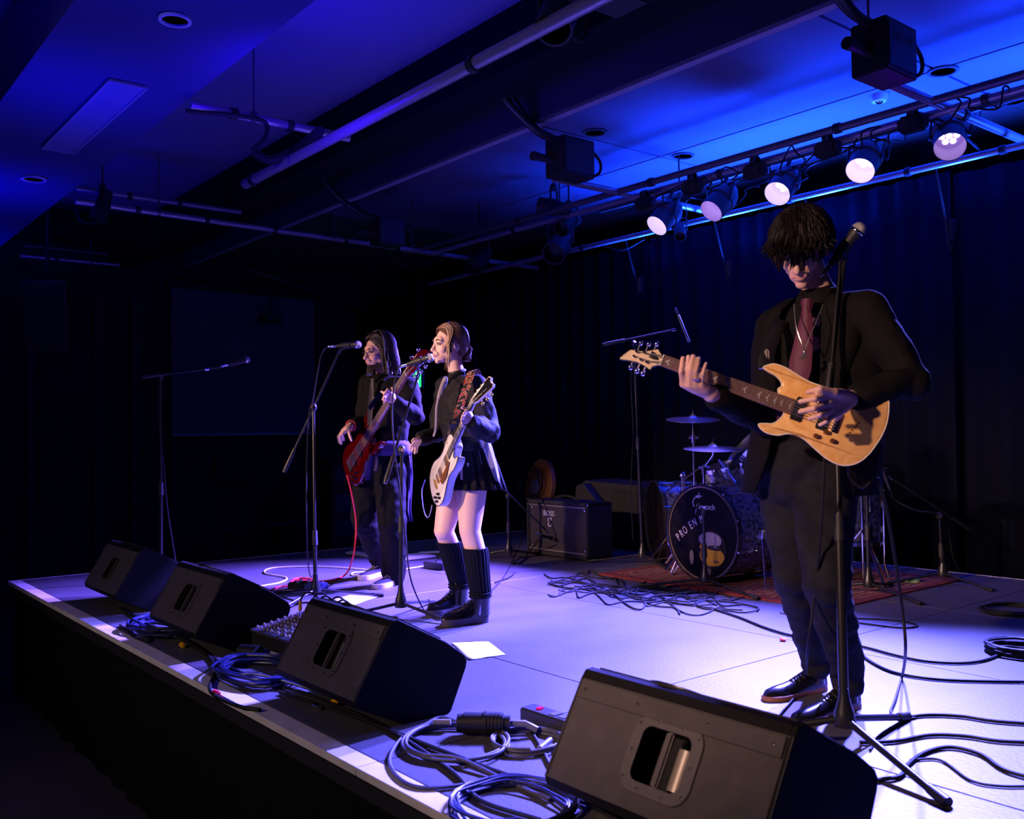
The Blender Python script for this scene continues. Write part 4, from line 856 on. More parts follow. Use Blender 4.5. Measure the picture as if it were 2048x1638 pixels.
coil(330, 1262, 0.25, 7, 0.007, 'dark coil in front of the third wedge monitor', BLUEC, 5, 0.10, sq=0.6)
coil(2040, 1306, 0.14, 8, 0.006, 'dark coil on the deck cut by the right frame edge', CABLE, 6, 0.08)
coil(2030, 1225, 0.16, 3, 0.007, 'loose black loops at the right edge near the drapes', CABLE, 7, 0.10)
fcable([(560, 1385), (700, 1430), (880, 1500), (1040, 1560), (1180, 1610), (1300, 1680)], 0.0075, 'long black multicore running along the stage front')
fcable([(380, 1290), (470, 1340), (560, 1372), (620, 1390), (760, 1450), (900, 1540), (960, 1600), (1080, 1640)], 0.007, 'thin black cable beside the long multicore')
fcable([(240, 1215), (300, 1250), (380, 1285), (430, 1330), (420, 1380), (470, 1410), (520, 1420)], 0.008, 'black cable spilling over the white stage edge')
fcable([(262, 1240), (300, 1280), (270, 1275), (240, 1250)], 0.006, 'short black loop lying on the white edge, far left')
# guitarist's side
fcable([(1420, 1215), (1480, 1235), (1530, 1255), (1580, 1270), (1640, 1280), (1720, 1292), (1790, 1310), (1850, 1322), (1920, 1326), (1970, 1320), (2010, 1304)], 0.0065, 'dark cable running right from the guitarist\'s legs to the coil')
fcable([(1715, 1302), (1745, 1325), (1790, 1345), (1860, 1357), (1950, 1362), (2100, 1364)], 0.0065, 'lower dark cable running out of the right frame edge')
fcable([(1705, 1236), (1790, 1240), (1835, 1250), (1800, 1255), (1700, 1243)], 0.0055, 'flat black loop on the deck beside the rug corner')
fcable([(1755, 1560), (1800, 1552), (1815, 1530), (1850, 1505), (1900, 1494), (1960, 1508), (2010, 1540), (2090, 1562)], 0.0065, 'cable arching out from behind the nearest wedge')
fcable([(1720, 1485), (1790, 1482), (1860, 1470), (1930, 1472), (2000, 1482), (2100, 1486)], 0.0065, 'cable running right from the nearest stand base')
fcable([(1800, 1438), (1850, 1430), (1920, 1432), (1990, 1442), (2100, 1450)], 0.0065, 'cable running right from where the hanging lead lands')
fcable([(1740, 1500), (1760, 1470), (1810, 1440), (1830, 1436)], 0.004, 'thin lead curving behind the nearest stand')
fcable([(1820, 1520), (1880, 1520), (1940, 1560), (2000, 1572), (2080, 1572)], 0.004, 'thin lead at the bottom right of the deck')
# hanging guitar lead
hang('guitar_lead', [D(1762, 870, 3.0), D(1762, 900, 3.02), D(1750, 950, 3.05), D(1725, 975, 3.05), D(1700, 955, 3.05), D(1697, 930, 3.02)], 0.005, 'guitar lead looped under the guitar body')
hang('guitar_lead', [D(1756, 955, 3.05), D(1775, 1030, 3.1), D(1792, 1130, 3.15), D(1806, 1230, 3.2), D(1811, 1300, 3.22), G(1805, 1350, .02), G(1790, 1400, .008), G(1782, 1425, .006), G(1800, 1438, .006)], 0.0055, 'guitar lead hanging from the guitar down to the deck')
hang('microphone_cable', [tail3, D(1678, 520, 3.17), D(1672, 620, 3.1), D(1664, 720, 3.06), D(1656, 800, 3.0), D(1650, 830, 3.0), D(1648, 950, 3.0), D(1640, 1080, 3.05), D(1628, 1200, 3.1), D(1615, 1300, 3.15), G(1608, 1365, 0.02), G(1585, 1400, 0.006), G(1550, 1440, 0.006), G(1520, 1475, .006)], 0.0045, 'thin cable hanging along the nearest microphone stand')
# left stands
hang('microphone_cable', [tail1, D(645, 705, 6.0), D(636, 740, 6.0), D(626, 800, 6.0), D(618, 830, 5.98), D(613, 950, 6.0), D(614, 1080, 6.0), G(620, 1150, .02), G(640, 1165, .006), G(625, 1180, .006)], 0.0045, 'cable hanging from the bassist\'s microphone')
hang('microphone_cable', [tail2, D(795, 745, 5.3), D(788, 770, 5.3), D(784, 830, 5.25), D(789, 900, 5.2), D(802, 1000, 5.2), D(812, 1090, 5.2), D(822, 1160, 5.2), G(845, 1215, .02), G(862, 1232, .006), G(880, 1240, .006)], 0.0045, 'cable hanging from the woman\'s microphone to her shoes')
hang('microphone_cable', [tail0, XP(370, 742, b0.x), XP(325, 752, b0.x), XP(318, 770, b0.x), XP(319, 860, b0.x), XP(326, 920, b0.x), XP(335, 1020, b0.x), XP(349, 1110, b0.x), XP(352, 1140, b0.x)], 0.005, 'cable hanging from the unused microphone')
hang('microphone_cable', [YP(1268, 690, bo.y), YP(1262, 760, bo.y), YP(1266, 860, bo.y), YP(1262, 980, bo.y), YP(1266, 1080, bo.y)], 0.004, 'cable hanging down the tall overhead stand')
hang('microphone_cable', [XP(1781, 982, b5.x-.2), XP(1790, 1000, b5.x-.2), XP(1830, 1020, b5.x-.1), XP(1872, 1028, b5.x), XP(1895, 1055, b5.x), XP(1905, 1110, b5.x), XP(1918, 1140, b5.x)], 0.005, 'cable looping from the far right slim microphone')
hang('microphone_cable', [XP(1104, 1075, b7.x+.2), XP(1080, 1078, b7.x+.2), XP(1062, 1100, b7.x), XP(1040, 1125, b7.x), G(1025, 1150, .006), G(990, 1165, .006)], 0.005, 'violet lit cable falling from the amplifier microphone')
hang('microphone_cable', [XP(1045, 1040, b7.x), XP(1044, 1075, b7.x), XP(1030, 1110, b7.x), G(1010, 1150, .006), G(980, 1185, .006)], 0.005, 'thin cable hanging down left of the amplifier')
# cable heaps in front of the drum kit: loopy lines along the rug front
HEAP = ['black cable at the back of the heap', 'thin black cable crossing the heap', 'loose black cable in the middle of the heap', 'curling black cable in the heap', 'long black cable along the rug front', 'sagging black cable along the rug front', 'lower black cable of the heap', 'black cable nearest the bright deck', 'outermost black cable of the heap', 'black cable doubling back through the heap', 'thin black cable looping out towards the singer']
for k in range(11):
    random.seed(70+k); pts = []; n = 40; x0 = 1075+random.uniform(0, 90); x1 = 1330+random.uniform(0, 260); y0 = 1150+k*3.5; y1 = y0+22+random.uniform(0, 26); f1, f2, p1_, p2_ = random.uniform(2, 5), random.uniform(5, 9), random.uniform(0, 6), random.uniform(0, 6)
    for j in range(n+1):
        t = j/n; pts.append((x0+(x1-x0)*t+9*math.sin(f2*t*PI+p1_), y0+(y1-y0)*t+9*math.sin(f1*t*PI+p2_)+5*math.sin(f2*1.3*t*PI)))
    fcable(pts, 0.0036+0.0007*(k % 3), HEAP[k]+' left of the bass drum', group='cable heap before the drum kit')
for k, (x, y, rr_) in enumerate([(1140, 1172, .16), (1215, 1180, .18), (1290, 1192, .2), (1370, 1203, .2), (1450, 1215, .2)]):
    coil(x, y, rr_, 2, 0.0045, ['leftmost', 'second', 'third', 'fourth', 'rightmost'][k]+' loop in the cable heap before the drum kit', CABLE, 20+k, 0.12, sq=0.6)
fcable([(1560, 1225), (1600, 1235), (1600, 1250), (1588, 1258), (1600, 1275)], 0.004, 'small pale lead loop left of the guitarist\'s leg', GREYC)
# bassist's leads and pedals
WLEAD = mat('white_lead', (0.75, 0.72, 0.78), 0.5); RLEAD = mat('red_lead', (0.80, 0.03, 0.05), 0.45)
fcable([(518, 1173), (560, 1165), (572, 1155), (530, 1146), (545, 1136), (620, 1133), (690, 1136), (735, 1140), (728, 1144), (705, 1146), (712, 1151), (770, 1146), (800, 1140), (840, 1134), (868, 1130)], 0.006, 'white guitar lead snaking behind the bassist\'s shoes', WLEAD)
hang('guitar_lead', [D(694, 950, 6.3), D(704, 990, 6.3), D(712, 1040, 6.35), D(711, 1080, 6.3), D(706, 1115, 6.25), G(692, 1148, .03), G(665, 1160, .007), G(630, 1163, .007), G(595, 1160, .007), G(582, 1166, .007), G(610, 1172, .007)], 0.0065, 'red lead falling from the bass guitar to the deck', RLEAD)
fcable([(535, 1183), (560, 1174), (600, 1170), (630, 1168), (610, 1163), (585, 1160), (600, 1156), (625, 1158)], 0.0065, 'red lead coiled beside the bassist\'s pedals', RLEAD)
fcable([(545, 1185), (590, 1180), (620, 1178)], 0.005, 'short cream lead next to the bassist\'s pedals', WLEAD)
hang('guitar_lead', [D(864, 1010, 5.2), D(861, 1025, 5.2), D(856, 1035, 5.22), D(850, 1028, 5.25), D(845, 1005, 5.27), D(844, 980, 5.3), D(850, 960, 5.3)], 0.003, 'thin pale blue lead looped under the white guitar', mat('pale_blue_lead', (0.22, 0.25, 0.5), 0.5))
def pedal(px, py, w_, d_, h_, label, m, rz=0.1, name='effects_pedal', knobs=2):
    p = G(px, py); e = empty(name, p, label, 'pedal', 'effects pedals'); M = Matrix.Translation(p) @ Matrix.Rotation(rz, 4, 'Z')
    MB().bbox((0, 0, h_/2+.002), (w_, d_, h_), 0.006, M).build('case', m, e, False)
    for k in range(knobs): MB().lathe([(0.0001, .014), (.008, .013), (.009, 0)], M @ Matrix.Translation((-w_/4+k*w_/2, d_/4, h_+.002)), 10).build('knob', CHROME, e)
    MB().lathe([(0.0001, .012), (.009, .011), (.010, 0)], M @ Matrix.Translation((0, -d_/4, h_+.002)), 10).build('footswitch', CHROME, e)
    return e
pedal(878, 1137, 0.22, 0.13, 0.05, 'black box pedal on the deck behind the woman\'s legs', BLACK, 0.1)
pedal(603, 1180, 0.14, 0.12, 0.05, 'dark pedal left of the other, beside the red lead', BLACK, 0.3)
pedal(632, 1182, 0.10, 0.13, 0.05, 'bluish pedal right beside the left stand base', mat('blue_pedal', (0.05, 0.07, 0.25), 0.4), 0.2)
# set lists and paper
def sheet(c4, label, name='paper_sheet'):
    P = [G(*q, 0.003) for q in c4]; c = sum(P, V((0, 0, 0)))/4; e = MB(); n = 6; rows = []
    for i in range(n+1):
        a = P[0].lerp(P[3], i/n); b = P[1].lerp(P[2], i/n); rows.append([a.lerp(b, j/n)+V((0, 0, 0.004*abs(noise.noise(V((i*.5, j*.5, c.x)))))) for j in range(n+1)])
    e.loft(rows, closed=False); o = e.build(name, WHITE, None, True); s = o.modifiers.new('s', 'SOLIDIFY'); s.thickness = 0.0004
    return tag(o, label, 'paper', 'white paper sheets on the deck')
sheet([(904, 1286), (976, 1283), (1011, 1309), (938, 1320)], 'white sheet of paper right of the second wedge monitor')
sheet([(664, 1200), (699, 1190), (755, 1194), (706, 1211)], 'white sheet of paper before the bassist\'s shoes')
sheet([(1358, 1388), (1425, 1396), (1430, 1404), (1385, 1405)], 'sliver of white paper peeking over the nearest wedge monitor')
# pale flat boards behind the singers
p = G(822, 1116); e = empty('paddle_board', p, 'pale flat paddle shaped thing on the deck behind the bassist', 'board'); M = Matrix.Translation(p)
MB().bbox(tuple(G(822, 1114, .012)), (0.26, 0.34, 0.02), 0.009).build('blade', mat('pale_plastic', (0.6, 0.6, 0.75), 0.5), e, False)
MB().tube([G(838, 1106, .012), G(878, 1104, .012)], 0.010, 8).build('shaft', MATS['pale_plastic'], e)
p = G(722, 1108, .008); e = empty('pale_strip', p, 'pale flat strip on the deck left of the paddle shaped thing', 'board')
MB().bbox(tuple(p), (0.36, 0.10, 0.012), 0.004).build('strip', MATS['pale_plastic'], e, False); MB().bbox(tuple(p+V((0, 0, .010))), (0.30, 0.06, 0.008), 0.003).build('raised_top', MATS['pale_plastic'], e, False)
# multipin connector, power strip
a, b = G(915, 1446, .04), G(1020, 1447, .04); e = empty('multipin_connector', (a+b)/2, 'thick black cylindrical connector behind the wide coil', 'connector'); d = (b-a).normalized()
for t0, t1, r_ in ((0, .12, .034), (.12, .5, .040), (.5, .56, .045), (.56, .88, .038), (.88, 1, .03)): MB().tube([a.lerp(b, t0), a.lerp(b, t1)], r_*.9, 20).build('barrel', RUBBER, e)
for k in range(4): MB()._ring(.03, .0385, -.004, .004, frame(a.lerp(b, .6+.07*k), d), 20); m = MB(); m._ring(.03, .0375, -.004, .004, frame(a.lerp(b, .6+.07*k), d), 20); m.build('grip_ring', RUBBER, e)
MB().tube([b, b+d*0.05, b+d*0.09+V((0, 0, -.02))], .012, 10).build('cable_gland', mat('pale_gland', (0.16, 0.16, 0.2), 0.4), e)
fcable([(1035, 1452), (1060, 1462), (1085, 1500), (1110, 1540), (1180, 1570)], 0.006, 'cable leaving the thick connector to the right')
fcable([(915, 1443), (880, 1435), (850, 1450), (800, 1480), (780, 1530), (840, 1575), (1000, 1560)], 0.0062, 'thick cable leaving the wide coil to its left', GREYC)
p = G(884, 1444, .03); tag(MB().tube([p-d*.03, p+d*.03], .010, 12).build('white_connector', mat('dull_white_plug', (0.3, 0.28, 0.27), 0.5)), 'small white plug lying left of the thick connector', 'connector')
p = G(1120, 1462, 0); e = empty('power_strip', p, 'black power strip with red switch left of the nearest wedge', 'power strip')
M = Matrix.Translation(p) @ Matrix.Rotation(R(2), 4, 'Z')
MB().bbox((0, 0, .028), (0.34, 0.07, 0.05), 0.006, M).build('case', mat('strip_case', (0.03, 0.03, 0.04), 0.4), e, False)
for k in range(4): MB().box((-.02+.045*k, 0, .054), (.03, .04, .004), M).build('socket', mat('socket_grey', (0.09, 0.09, 0.12), 0.4), e, False)
MB().bbox((-.10, 0, .056), (.018, .022, .008), .002, M).build('red_switch', mat('red_switch', (0.6, 0.01, 0.08), 0.3, emit=(0.7, 0.0, 0.15), es=0.5), e)
p = G(1085, 1490, .02); tag(MB().tube([p+V((-.02, .05, 0)), p+V((.02, -.03, 0))], .010, 12).build('inline_plug', mat('pale_gland', (0.16, 0.16, 0.2), 0.4)), 'pale plug lying on the small round coil', 'connector')
# loose plugs at the stage edge
for (px, py, m_, l) in [(671, 1404, YEL, 'yellow plug on the dark deck below the second wedge'), (432, 1386, mat('red_tape', (0.7, 0.02, 0.05), 0.5), 'scrap of red tape on the white stage edge'), (365, 1290, YEL, 'small yellow plug under the third wedge monitor')]:
    p = G(px, py, .012); tag(MB().bbox(tuple(p), (.05, .022, .022), .006).build('plug', m_), l, 'plug')
p = G(634, 1412, .012); tag(MB().tube([p-V((.025, 0, 0)), p+V((.025, 0, 0))], .008, 10).build('silver_plug', CHROME), 'silver jack plug beside the yellow plug', 'plug')
p = G(1566, 1279, .008); tag(MB().ell(tuple(p), (.018, .014, .007)).build('red_sweet_wrapper', mat('red_scrap', (0.8, 0.05, 0.08), 0.5)), 'small red scrap on the bright deck left of the guitarist', 'scrap')
p = G(1825, 1162, .012); e = empty('tape_roll', p, 'roll of pale green tape on the right end of the rug', 'tape'); m = MB(); m._ring(.028, .05, -.010, .012, frame(p, (0, 0, 1)), 28); m.build('roll', mat('green_tape', (0.25, 0.5, 0.2), 0.5), e)
# ================================================================ GUITARS
from mathutils.geometry import tessellate_polygon
STRING = mat('steel_string', (0.75, 0.72, 0.68), 0.3, 0.9)
GOLD = mat('gold_hardware', (0.75, 0.50, 0.18), 0.25, 0.9)
ROSE = mat('rosewood', (0.13, 0.045, 0.022), 0.45, var=0.25, vscale=40)
def outline_smooth(pts, k=5):
    n = len(pts); o = []
    for i in range(n):
        a, b, c, d = [V((*pts[(i+j-1) % n], 0)) for j in range(4)]
        for q in range(k):
            t = q/k; p = 0.5*((2*b)+(c-a)*t+(2*a-5*b+4*c-d)*t*t+(3*b-a-3*c+d)*t**3); o.append((p.x, p.y))
    return o
def body_solid(outl, th, F, name, m, par, round_=0.010, label=None):
    mb = MB(); n = len(outl); cx_ = sum(p[0] for p in outl)/n; cy_ = sum(p[1] for p in outl)/n; rings = []
    def inset(d):
        o = []
        for i in range(n):
            a = V((*outl[i-1], 0)); b = V((*outl[(i+1) % n], 0)); t = (b-a).normalized(); nn = V((-t.y, t.x, 0)); o.append((outl[i][0]+nn.x*d*sgn, outl[i][1]+nn.y*d*sgn))
        return o
    area = sum(outl[i-1][0]*outl[i][1]-outl[i][0]*outl[i-1][1] for i in range(n)); sgn = 1 if area > 0 else -1
    for d, z in ((round_, -th), (round_*0.3, -th+round_*0.3), (0, -th+round_), (0, -round_), (round_*0.3, -round_*0.3), (round_, 0)):
        rings.append([F @ V((p[0], p[1], z)) for p in inset(d)])
    k = len(mb.v); mb.loft(rings, caps=False); tri = tessellate_polygon([[V((p[0], p[1], 0)) for p in outl]])
    for t in tri: mb.f.append((k+t[0], k+t[1], k+t[2])); mb.f.append(tuple(k+5*n+j for j in t))
    return mb.build(name, m, par, True, angle=50, label=label)
def guitar(nut, end, nhint, L, outl, spec):
    """local x from body end to nut, y to the bass side, z out of the top. L = nominal end-to-nut length."""
    nut = V(nut); end = V(end); x = (nut-end); s = x.length/L; x.normalize()
    z = V(nhint); z = (z-x*z.dot(x)).normalized(); y = z.cross(x)
    if spec.get('flip'): y = -y
    F = frm(end, x, y, z) @ Matrix.Scale(s, 4)
    e = empty(spec['name'], end, spec['label'], 'bass guitar' if spec.get('bass') else 'guitar'); 
    th = spec.get('th', 0.045); o = outline_smooth(outl, 5) if spec.get('smooth', True) else outl
    bd = body_solid(o, th, F, 'body', spec['mat'], e, spec.get('round', 0.010))
    if spec.get('binding'):
        n = len(o); pts = [F @ V((p[0], p[1], -0.003)) for p in o]; pts.append(pts[0]); MB().tube(pts, 0.0028*s, 6).build('binding', spec['binding'], bd)
    jx = spec['joint']; fw0, fw1 = spec['fw']; fe = spec['fe']            # fingerboard half widths at nut / end
    def hw(xx): return fw0+(fw1-fw0)*(L-xx)/(L-fe)
    nk = MB(); rings = []
    for i in range(9):
        xx = L+(jx-L)*i/8; h = hw(xx); rings.append([F @ V((xx, h*math.cos(a), -0.002-(0.018+0.003*i/8)*math.sin(a))) for a in [PI*k/8 for k in range(9)]])
    nk.loft(rings); nk.build('neck', spec['neck'], e)
    MB().prism([(fe, -hw(fe)), (L, -fw0), (L, fw0), (fe, hw(fe))], -0.002, 0.0055, F).build('fingerboard', spec.get('board', ROSE), e, False)
    scale = L-spec['bridge']; mb = MB(); inl = []
    for i in range(1, spec.get('frets', 24)+1):
        xx = L-scale*(1-2**(-i/12)); 
        if xx < fe: break
        mb.box((xx, 0, 0.0062), (0.0022, hw(xx)*2, 0.0022), F)
        if i in (1, 3, 5, 7, 9, 12, 15, 17, 19, 21, 24): inl.append((xx, scale*(2**(-(i-1)/12)-2**(-i/12))))
    mb.build('frets', mat('fret_wire', (0.5, 0.45, 0.4), 0.3, 0.8), e, False)
    if spec.get('inlay'):
        for xx, w_ in inl:
            w_ = min(w_, 0.03); MB().prism([(xx+w_*.15, -hw(xx)*.55), (xx+w_*.85, hw(xx)*.0), (xx+w_*.25, hw(xx)*.65), (xx+w_*.45, 0)] if spec['inlay'] == 'v' else [(xx+w_*.15, -hw(xx)*.6), (xx+w_*.85, -hw(xx)*.6), (xx+w_*.85, hw(xx)*.6), (xx+w_*.15, hw(xx)*.6)], 0.0055, 0.0061, F).build('inlay', mat('pearl_inlay', (0.5, 0.5, 0.48), 0.3), e, False)
    MB().box((L+0.002, 0, 0.006), (0.004, fw0*2, 0.007), F).build('nut', mat('bone', (0.8, 0.75, 0.65), 0.5), e, False)
    tilt = R(spec.get('tilt', 10)); H = F @ Matrix.Translation((L+0.004, 0, 0)) @ Matrix.Rotation(tilt, 4, 'Y')
    hd = MB(); hd.prism(spec['head'], -0.014, 0.002, H); hdo = hd.build('headstock', spec.get('headmat', spec['mat']), e, False, 0.002)
    if spec.get('headface'): hf = MB(); hf.prism([(0.004+(p[0]-0.004)*0.97, p[1]*0.94) for p in spec['head']], 0.002, 0.0028, H); hf.build('head_overlay', spec['headface'], hdo, False)
    if spec.get('headbind'):
        pts = [H @ V((p[0], p[1], 0.002)) for p in spec['head']]; pts.append(pts[0]); MB().tube(pts, 0.0014, 5).build('head_binding', spec['headbind'], hdo)
    ns = len(spec['pegs']); pk = []
    for i, (px, py, sy) in enumerate(spec['pegs']):
        MB().tube([H @ V((px, py, 0.0)), H @ V((px, py, 0.014))], 0.0042, 10).build('tuner_post', spec['hw'], e)
        t = MB(); t.tube([H @ V((px, py, -0.018)), H @ V((px, py+sy*0.030, -0.018))], 0.0035, 8); t.ell(H @ V((px, py+sy*0.040, -0.018)), (0.009, 0.009, 0.009)) if not spec.get('bass') else t.ell(H @ V((px, py+sy*0.045, -0.018)), (0.014, 0.014, 0.014)); t.build('tuner', spec['hw'], e)
        pk.append(H @ V((px, py, 0.010)))
    sm = MB(); bx = spec['bridge']; bw = spec.get('bw', 0.026)
    for i in range(ns):
        f = -1+2*i/(ns-1); a = F @ V((bx, f*bw, 0.016)); b = F @ V((L, f*fw0*0.78, 0.0095)); q = pk[spec['order'][i]]
        sm.tube([a, b, q], spec.get('sr', 0.0011), 5)
    sm.build('strings', STRING, e)
    for (px, w_, m_) in spec['pickups']:
        MB().bbox((px, 0, 0.004), (w_, spec.get('pw', 0.09), 0.012), 0.003, F).build('pickup', m_, e, False)
        mb = MB(); [mb.lathe([(0.0001, .0125), (.0022, .0125), (.0026, .0095)], F @ Matrix.Translation((px, -0.03+0.012*k, 0)), 8) for k in range(6)]; mb.build('pole_pieces', CHROME, e)
    MB().bbox((bx, 0, 0.006), (0.018, bw*2+0.02, 0.014), 0.003, F).build('bridge', spec['hw'] if not spec.get('bass') else BLACK, e, False)
    if spec.get('stop'): MB().bbox((bx-0.045, 0, 0.007), (0.014, 0.085, 0.012), 0.004, F).build('tailpiece', spec['hw'], e, False)
    for (px, py) in spec['knobs']:
        MB().lathe([(0.0001, .018), (.0075, .018), (.009, .004), (.009, 0)], F @ Matrix.Translation((px, py, 0)), 14).build('knob', spec.get('knobmat', GOLD), e)
    for (px, py, nx, ny) in spec.get('buttons', []): MB().tube([F @ V((px, py, -0.02)), F @ V((px+nx*.014, py+ny*.014, -0.02))], [0.004, 0.007], 10).build('strap_button', spec['hw'], e)
    return e, F
def plane_local(F, px, py):
    d = ray(px, py); Fi = F.inverted(); o = Fi @ EYE; dd = Fi.to_3x3() @ d; t = -o.z/dd.z; p = o+dd*t; return (p.x, p.y)

# ================================================================ PEOPLE
SKIN_A = mat('skin', (0.72, 0.42, 0.34), 0.55)
LIP = mat('lips', (0.50, 0.14, 0.13), 0.45); EYEW = mat('eye_white', (0.6, 0.55, 0.52), 0.3); IRIS = mat('iris', (0.03, 0.02, 0.015), 0.2)
def head_mesh(mb, M, jaw=1.0, nose=1.0):
    e = lambda c, r: mb.ell(c, r, M, 16, 12)
    e((0, -.012, .028), (.074, .094, .090)); e((0, .022, -.022), (.062, .068, .085)); e((0, .045, -.068), (.047*jaw, .046, .040)); e((0, .074, -.098), (.022*jaw, .018, .018))
    e((0, .070, .020), (.052, .026, .030)); e((0, .081, .017), (.044, .011, .010))
    for s in (-1, 1):
        e((s*.037, .056, -.030), (.024, .027, .026)); e((s*.073, -.020, -.012), (.007, .017, .029)); e((s*.011*nose, .097, -.044), (.0085, .010, .008)); e((s*.050, .012, -.058), (.014, .032, .028))
    mb.capsule([(0, .088, .008), (0, .100, -.016), (0, .112*1.0, -.038)], [.0085, .0095, .0125*nose], 10, M)
    e((0, .094, -.064), (.022, .010, .0065)); e((0, .092, -.074), (.018, .010, .0075)); e((0, .088, -.060), (.030, .014, .018))
def face_parts(M, par, brow_m, mouth_open=0.0, brow=True):
    for s in (-1, 1):
        o = MB().ell((s*.031, .0815, -.004), (.0115, .0085, .0055), M, 12, 8).build('eye', EYEW, par); MB().ell((s*.031+s*.001, .0885, -.0045), (.0055, .0025, .0055), M, 10, 6).build('iris', IRIS, o)
        MB().tube([M @ V((s*.017, .089, .001)), M @ V((s*.031, .0915, .0055)), M @ V((s*.046, .083, .001))], .0022, 6).build('eyelid', brow_m, par)
        if brow: MB().tube([M @ V((s*.014, .093, .017)), M @ V((s*.033, .093, .024)), M @ V((s*.050, .080, .018))], [.003, .0042, .002], 6).build('eyebrow', brow_m, par)
    MB().tube([M @ V((-.021, .096, -.0655)), M @ V((-.008, .1005, -.062)), M @ V((0, .1005, -.0635)), M @ V((.008, .1005, -.062)), M @ V((.021, .096, -.0655))], [.0015, .0034, .0032, .0034, .0015], 6).build('upper_lip', LIP, par)
    MB().tube([M @ V((-.019, .095, -.068-mouth_open)), M @ V((0, .0985, -.073-mouth_open)), M @ V((.019, .095, -.068-mouth_open))], [.0015, .0046, .0015], 6).build('lower_lip', LIP, par)
    MB().ell((0, .0975, -.0675-mouth_open/2), (.017, .004, .0015+mouth_open*.6), M, 12, 6).build('mouth_gap', mat('mouth_dark', (0.03, 0.005, 0.005), 0.6), par)
def hand(mb, wrist, fingers, r=0.0088, palm=0.016, wr=0.026):
    """fingers: list of polylines starting at the knuckle; the last one is the thumb"""
    wrist = V(wrist)
    for i, f in enumerate(fingers):
        f = [V(p) for p in f]; th = (i == len(fingers)-1); n = len(f)
        mb.capsule([wrist.lerp(f[0], 0.12), wrist.lerp(f[0], 0.6), f[0]], [wr*0.72, palm, r*1.35 if not th else r*1.5], 10)
        k = r*(1.12 if th else (1.0, 1.03, 0.98, 0.86)[min(i, 3)])
        mb.capsule(f, [k*(1.12-0.30*j/(n-1)) for j in range(n)], 10)
def nails(M_list, par, m):
    for p, r in M_list: MB().ell(p, r, None, 8, 6).build('fingernail', m, par)
def hair_strands(M, phis, start, end, drop, rad, name, m, par, seed=0, cap=(.083, .104, .098), cen=(0, -.012, .030), sway=0.02, thick=(0.0065, 0.005, 0.0015), part=0.0, lift=1.03, inward=0.0, flat=0.55):
    """strands: leave the crown, follow the skull down to polar angle `end`, then hang by drop(phi) metres"""
    random.seed(seed); mb = MB(); Mi = M.to_3x3().inverted(); down = (Mi @ V((0, 0, -1))).normalized()
    for phi in phis:
        phi += random.uniform(-3, 3); pts = []; lf = lift+random.uniform(-.015, .035); e_ = end(phi) if callable(end) else end; e_ += random.uniform(-4, 4)
        for k in range(7):
            th = R(start+(e_-start)*k/6); ph = R(phi)
            pts.append(V((cen[0]+part*(1-k/6)+cap[0]*lf*math.sin(th)*math.sin(ph), cen[1]+cap[1]*lf*math.sin(th)*math.cos(ph), cen[2]+cap[2]*lf*math.cos(th))))
        dl = drop(phi)*random.uniform(.85, 1.1); q = pts[-1].copy(); out = V((math.sin(R(phi)), math.cos(R(phi)), 0)); wv = random.uniform(0, 6)
        n = max(2, int(abs(dl)/0.025))
        for k in range(1, n+1):
            t = k/n; p = q+down*dl*t+out*(0.010*math.sin(t*3)-inward*t*t)+V((math.sin(wv+t*5), math.cos(wv+t*4), 0))*sway*t*0.5; pts.append(p)
        N = len(pts); rr = [thick[0]*0.6]+[thick[0]]*(N//2)+[thick[1]]*(N-N//2-2)+[thick[2]]
        mb.tube(pts, rr[:N], 6, True, M, flat)
    return mb.build(name, m, par)
def body(name_label, cat_loc, mb, m, voxel=0.0048, it=3):
    e = empty('person', cat_loc, name_label, 'person'); b = fuse('body', mb, m, e, voxel, it); return e, b
def torso_ring(c, yaw, a, b, n=40, t0=0, t1=360, pw=2.3, dz=0.0):
    c = V(c); s_ = side(yaw); f = fwd(yaw); o = []
    for i in range(n+1):
        t = R(t0+(t1-t0)*i/n); cs, sn = math.cos(t), math.sin(t)
        x = a*math.copysign(abs(sn)**(2/pw), sn); y = b*math.copysign(abs(cs)**(2/pw), cs)
        o.append(c+s_*x+f*y)
    return o
def cloth_shell(rows, name, m, par, th=0.006, amp=0.004, sc=12, closed=False, label=None):
    mb = MB(); R2 = []
    for r in rows: R2.append([p+(V((1, 1, 0)))*amp*noise.noise(V((p.x*sc, p.y*sc, p.z*sc*0.45))) for p in r])
    mb.loft(R2, closed=closed, caps=False); o = mb.build(name, m, par, True, angle=70, label=label)
    s = o.modifiers.new('s', 'SOLIDIFY'); s.thickness = th; s.offset = 0; return o
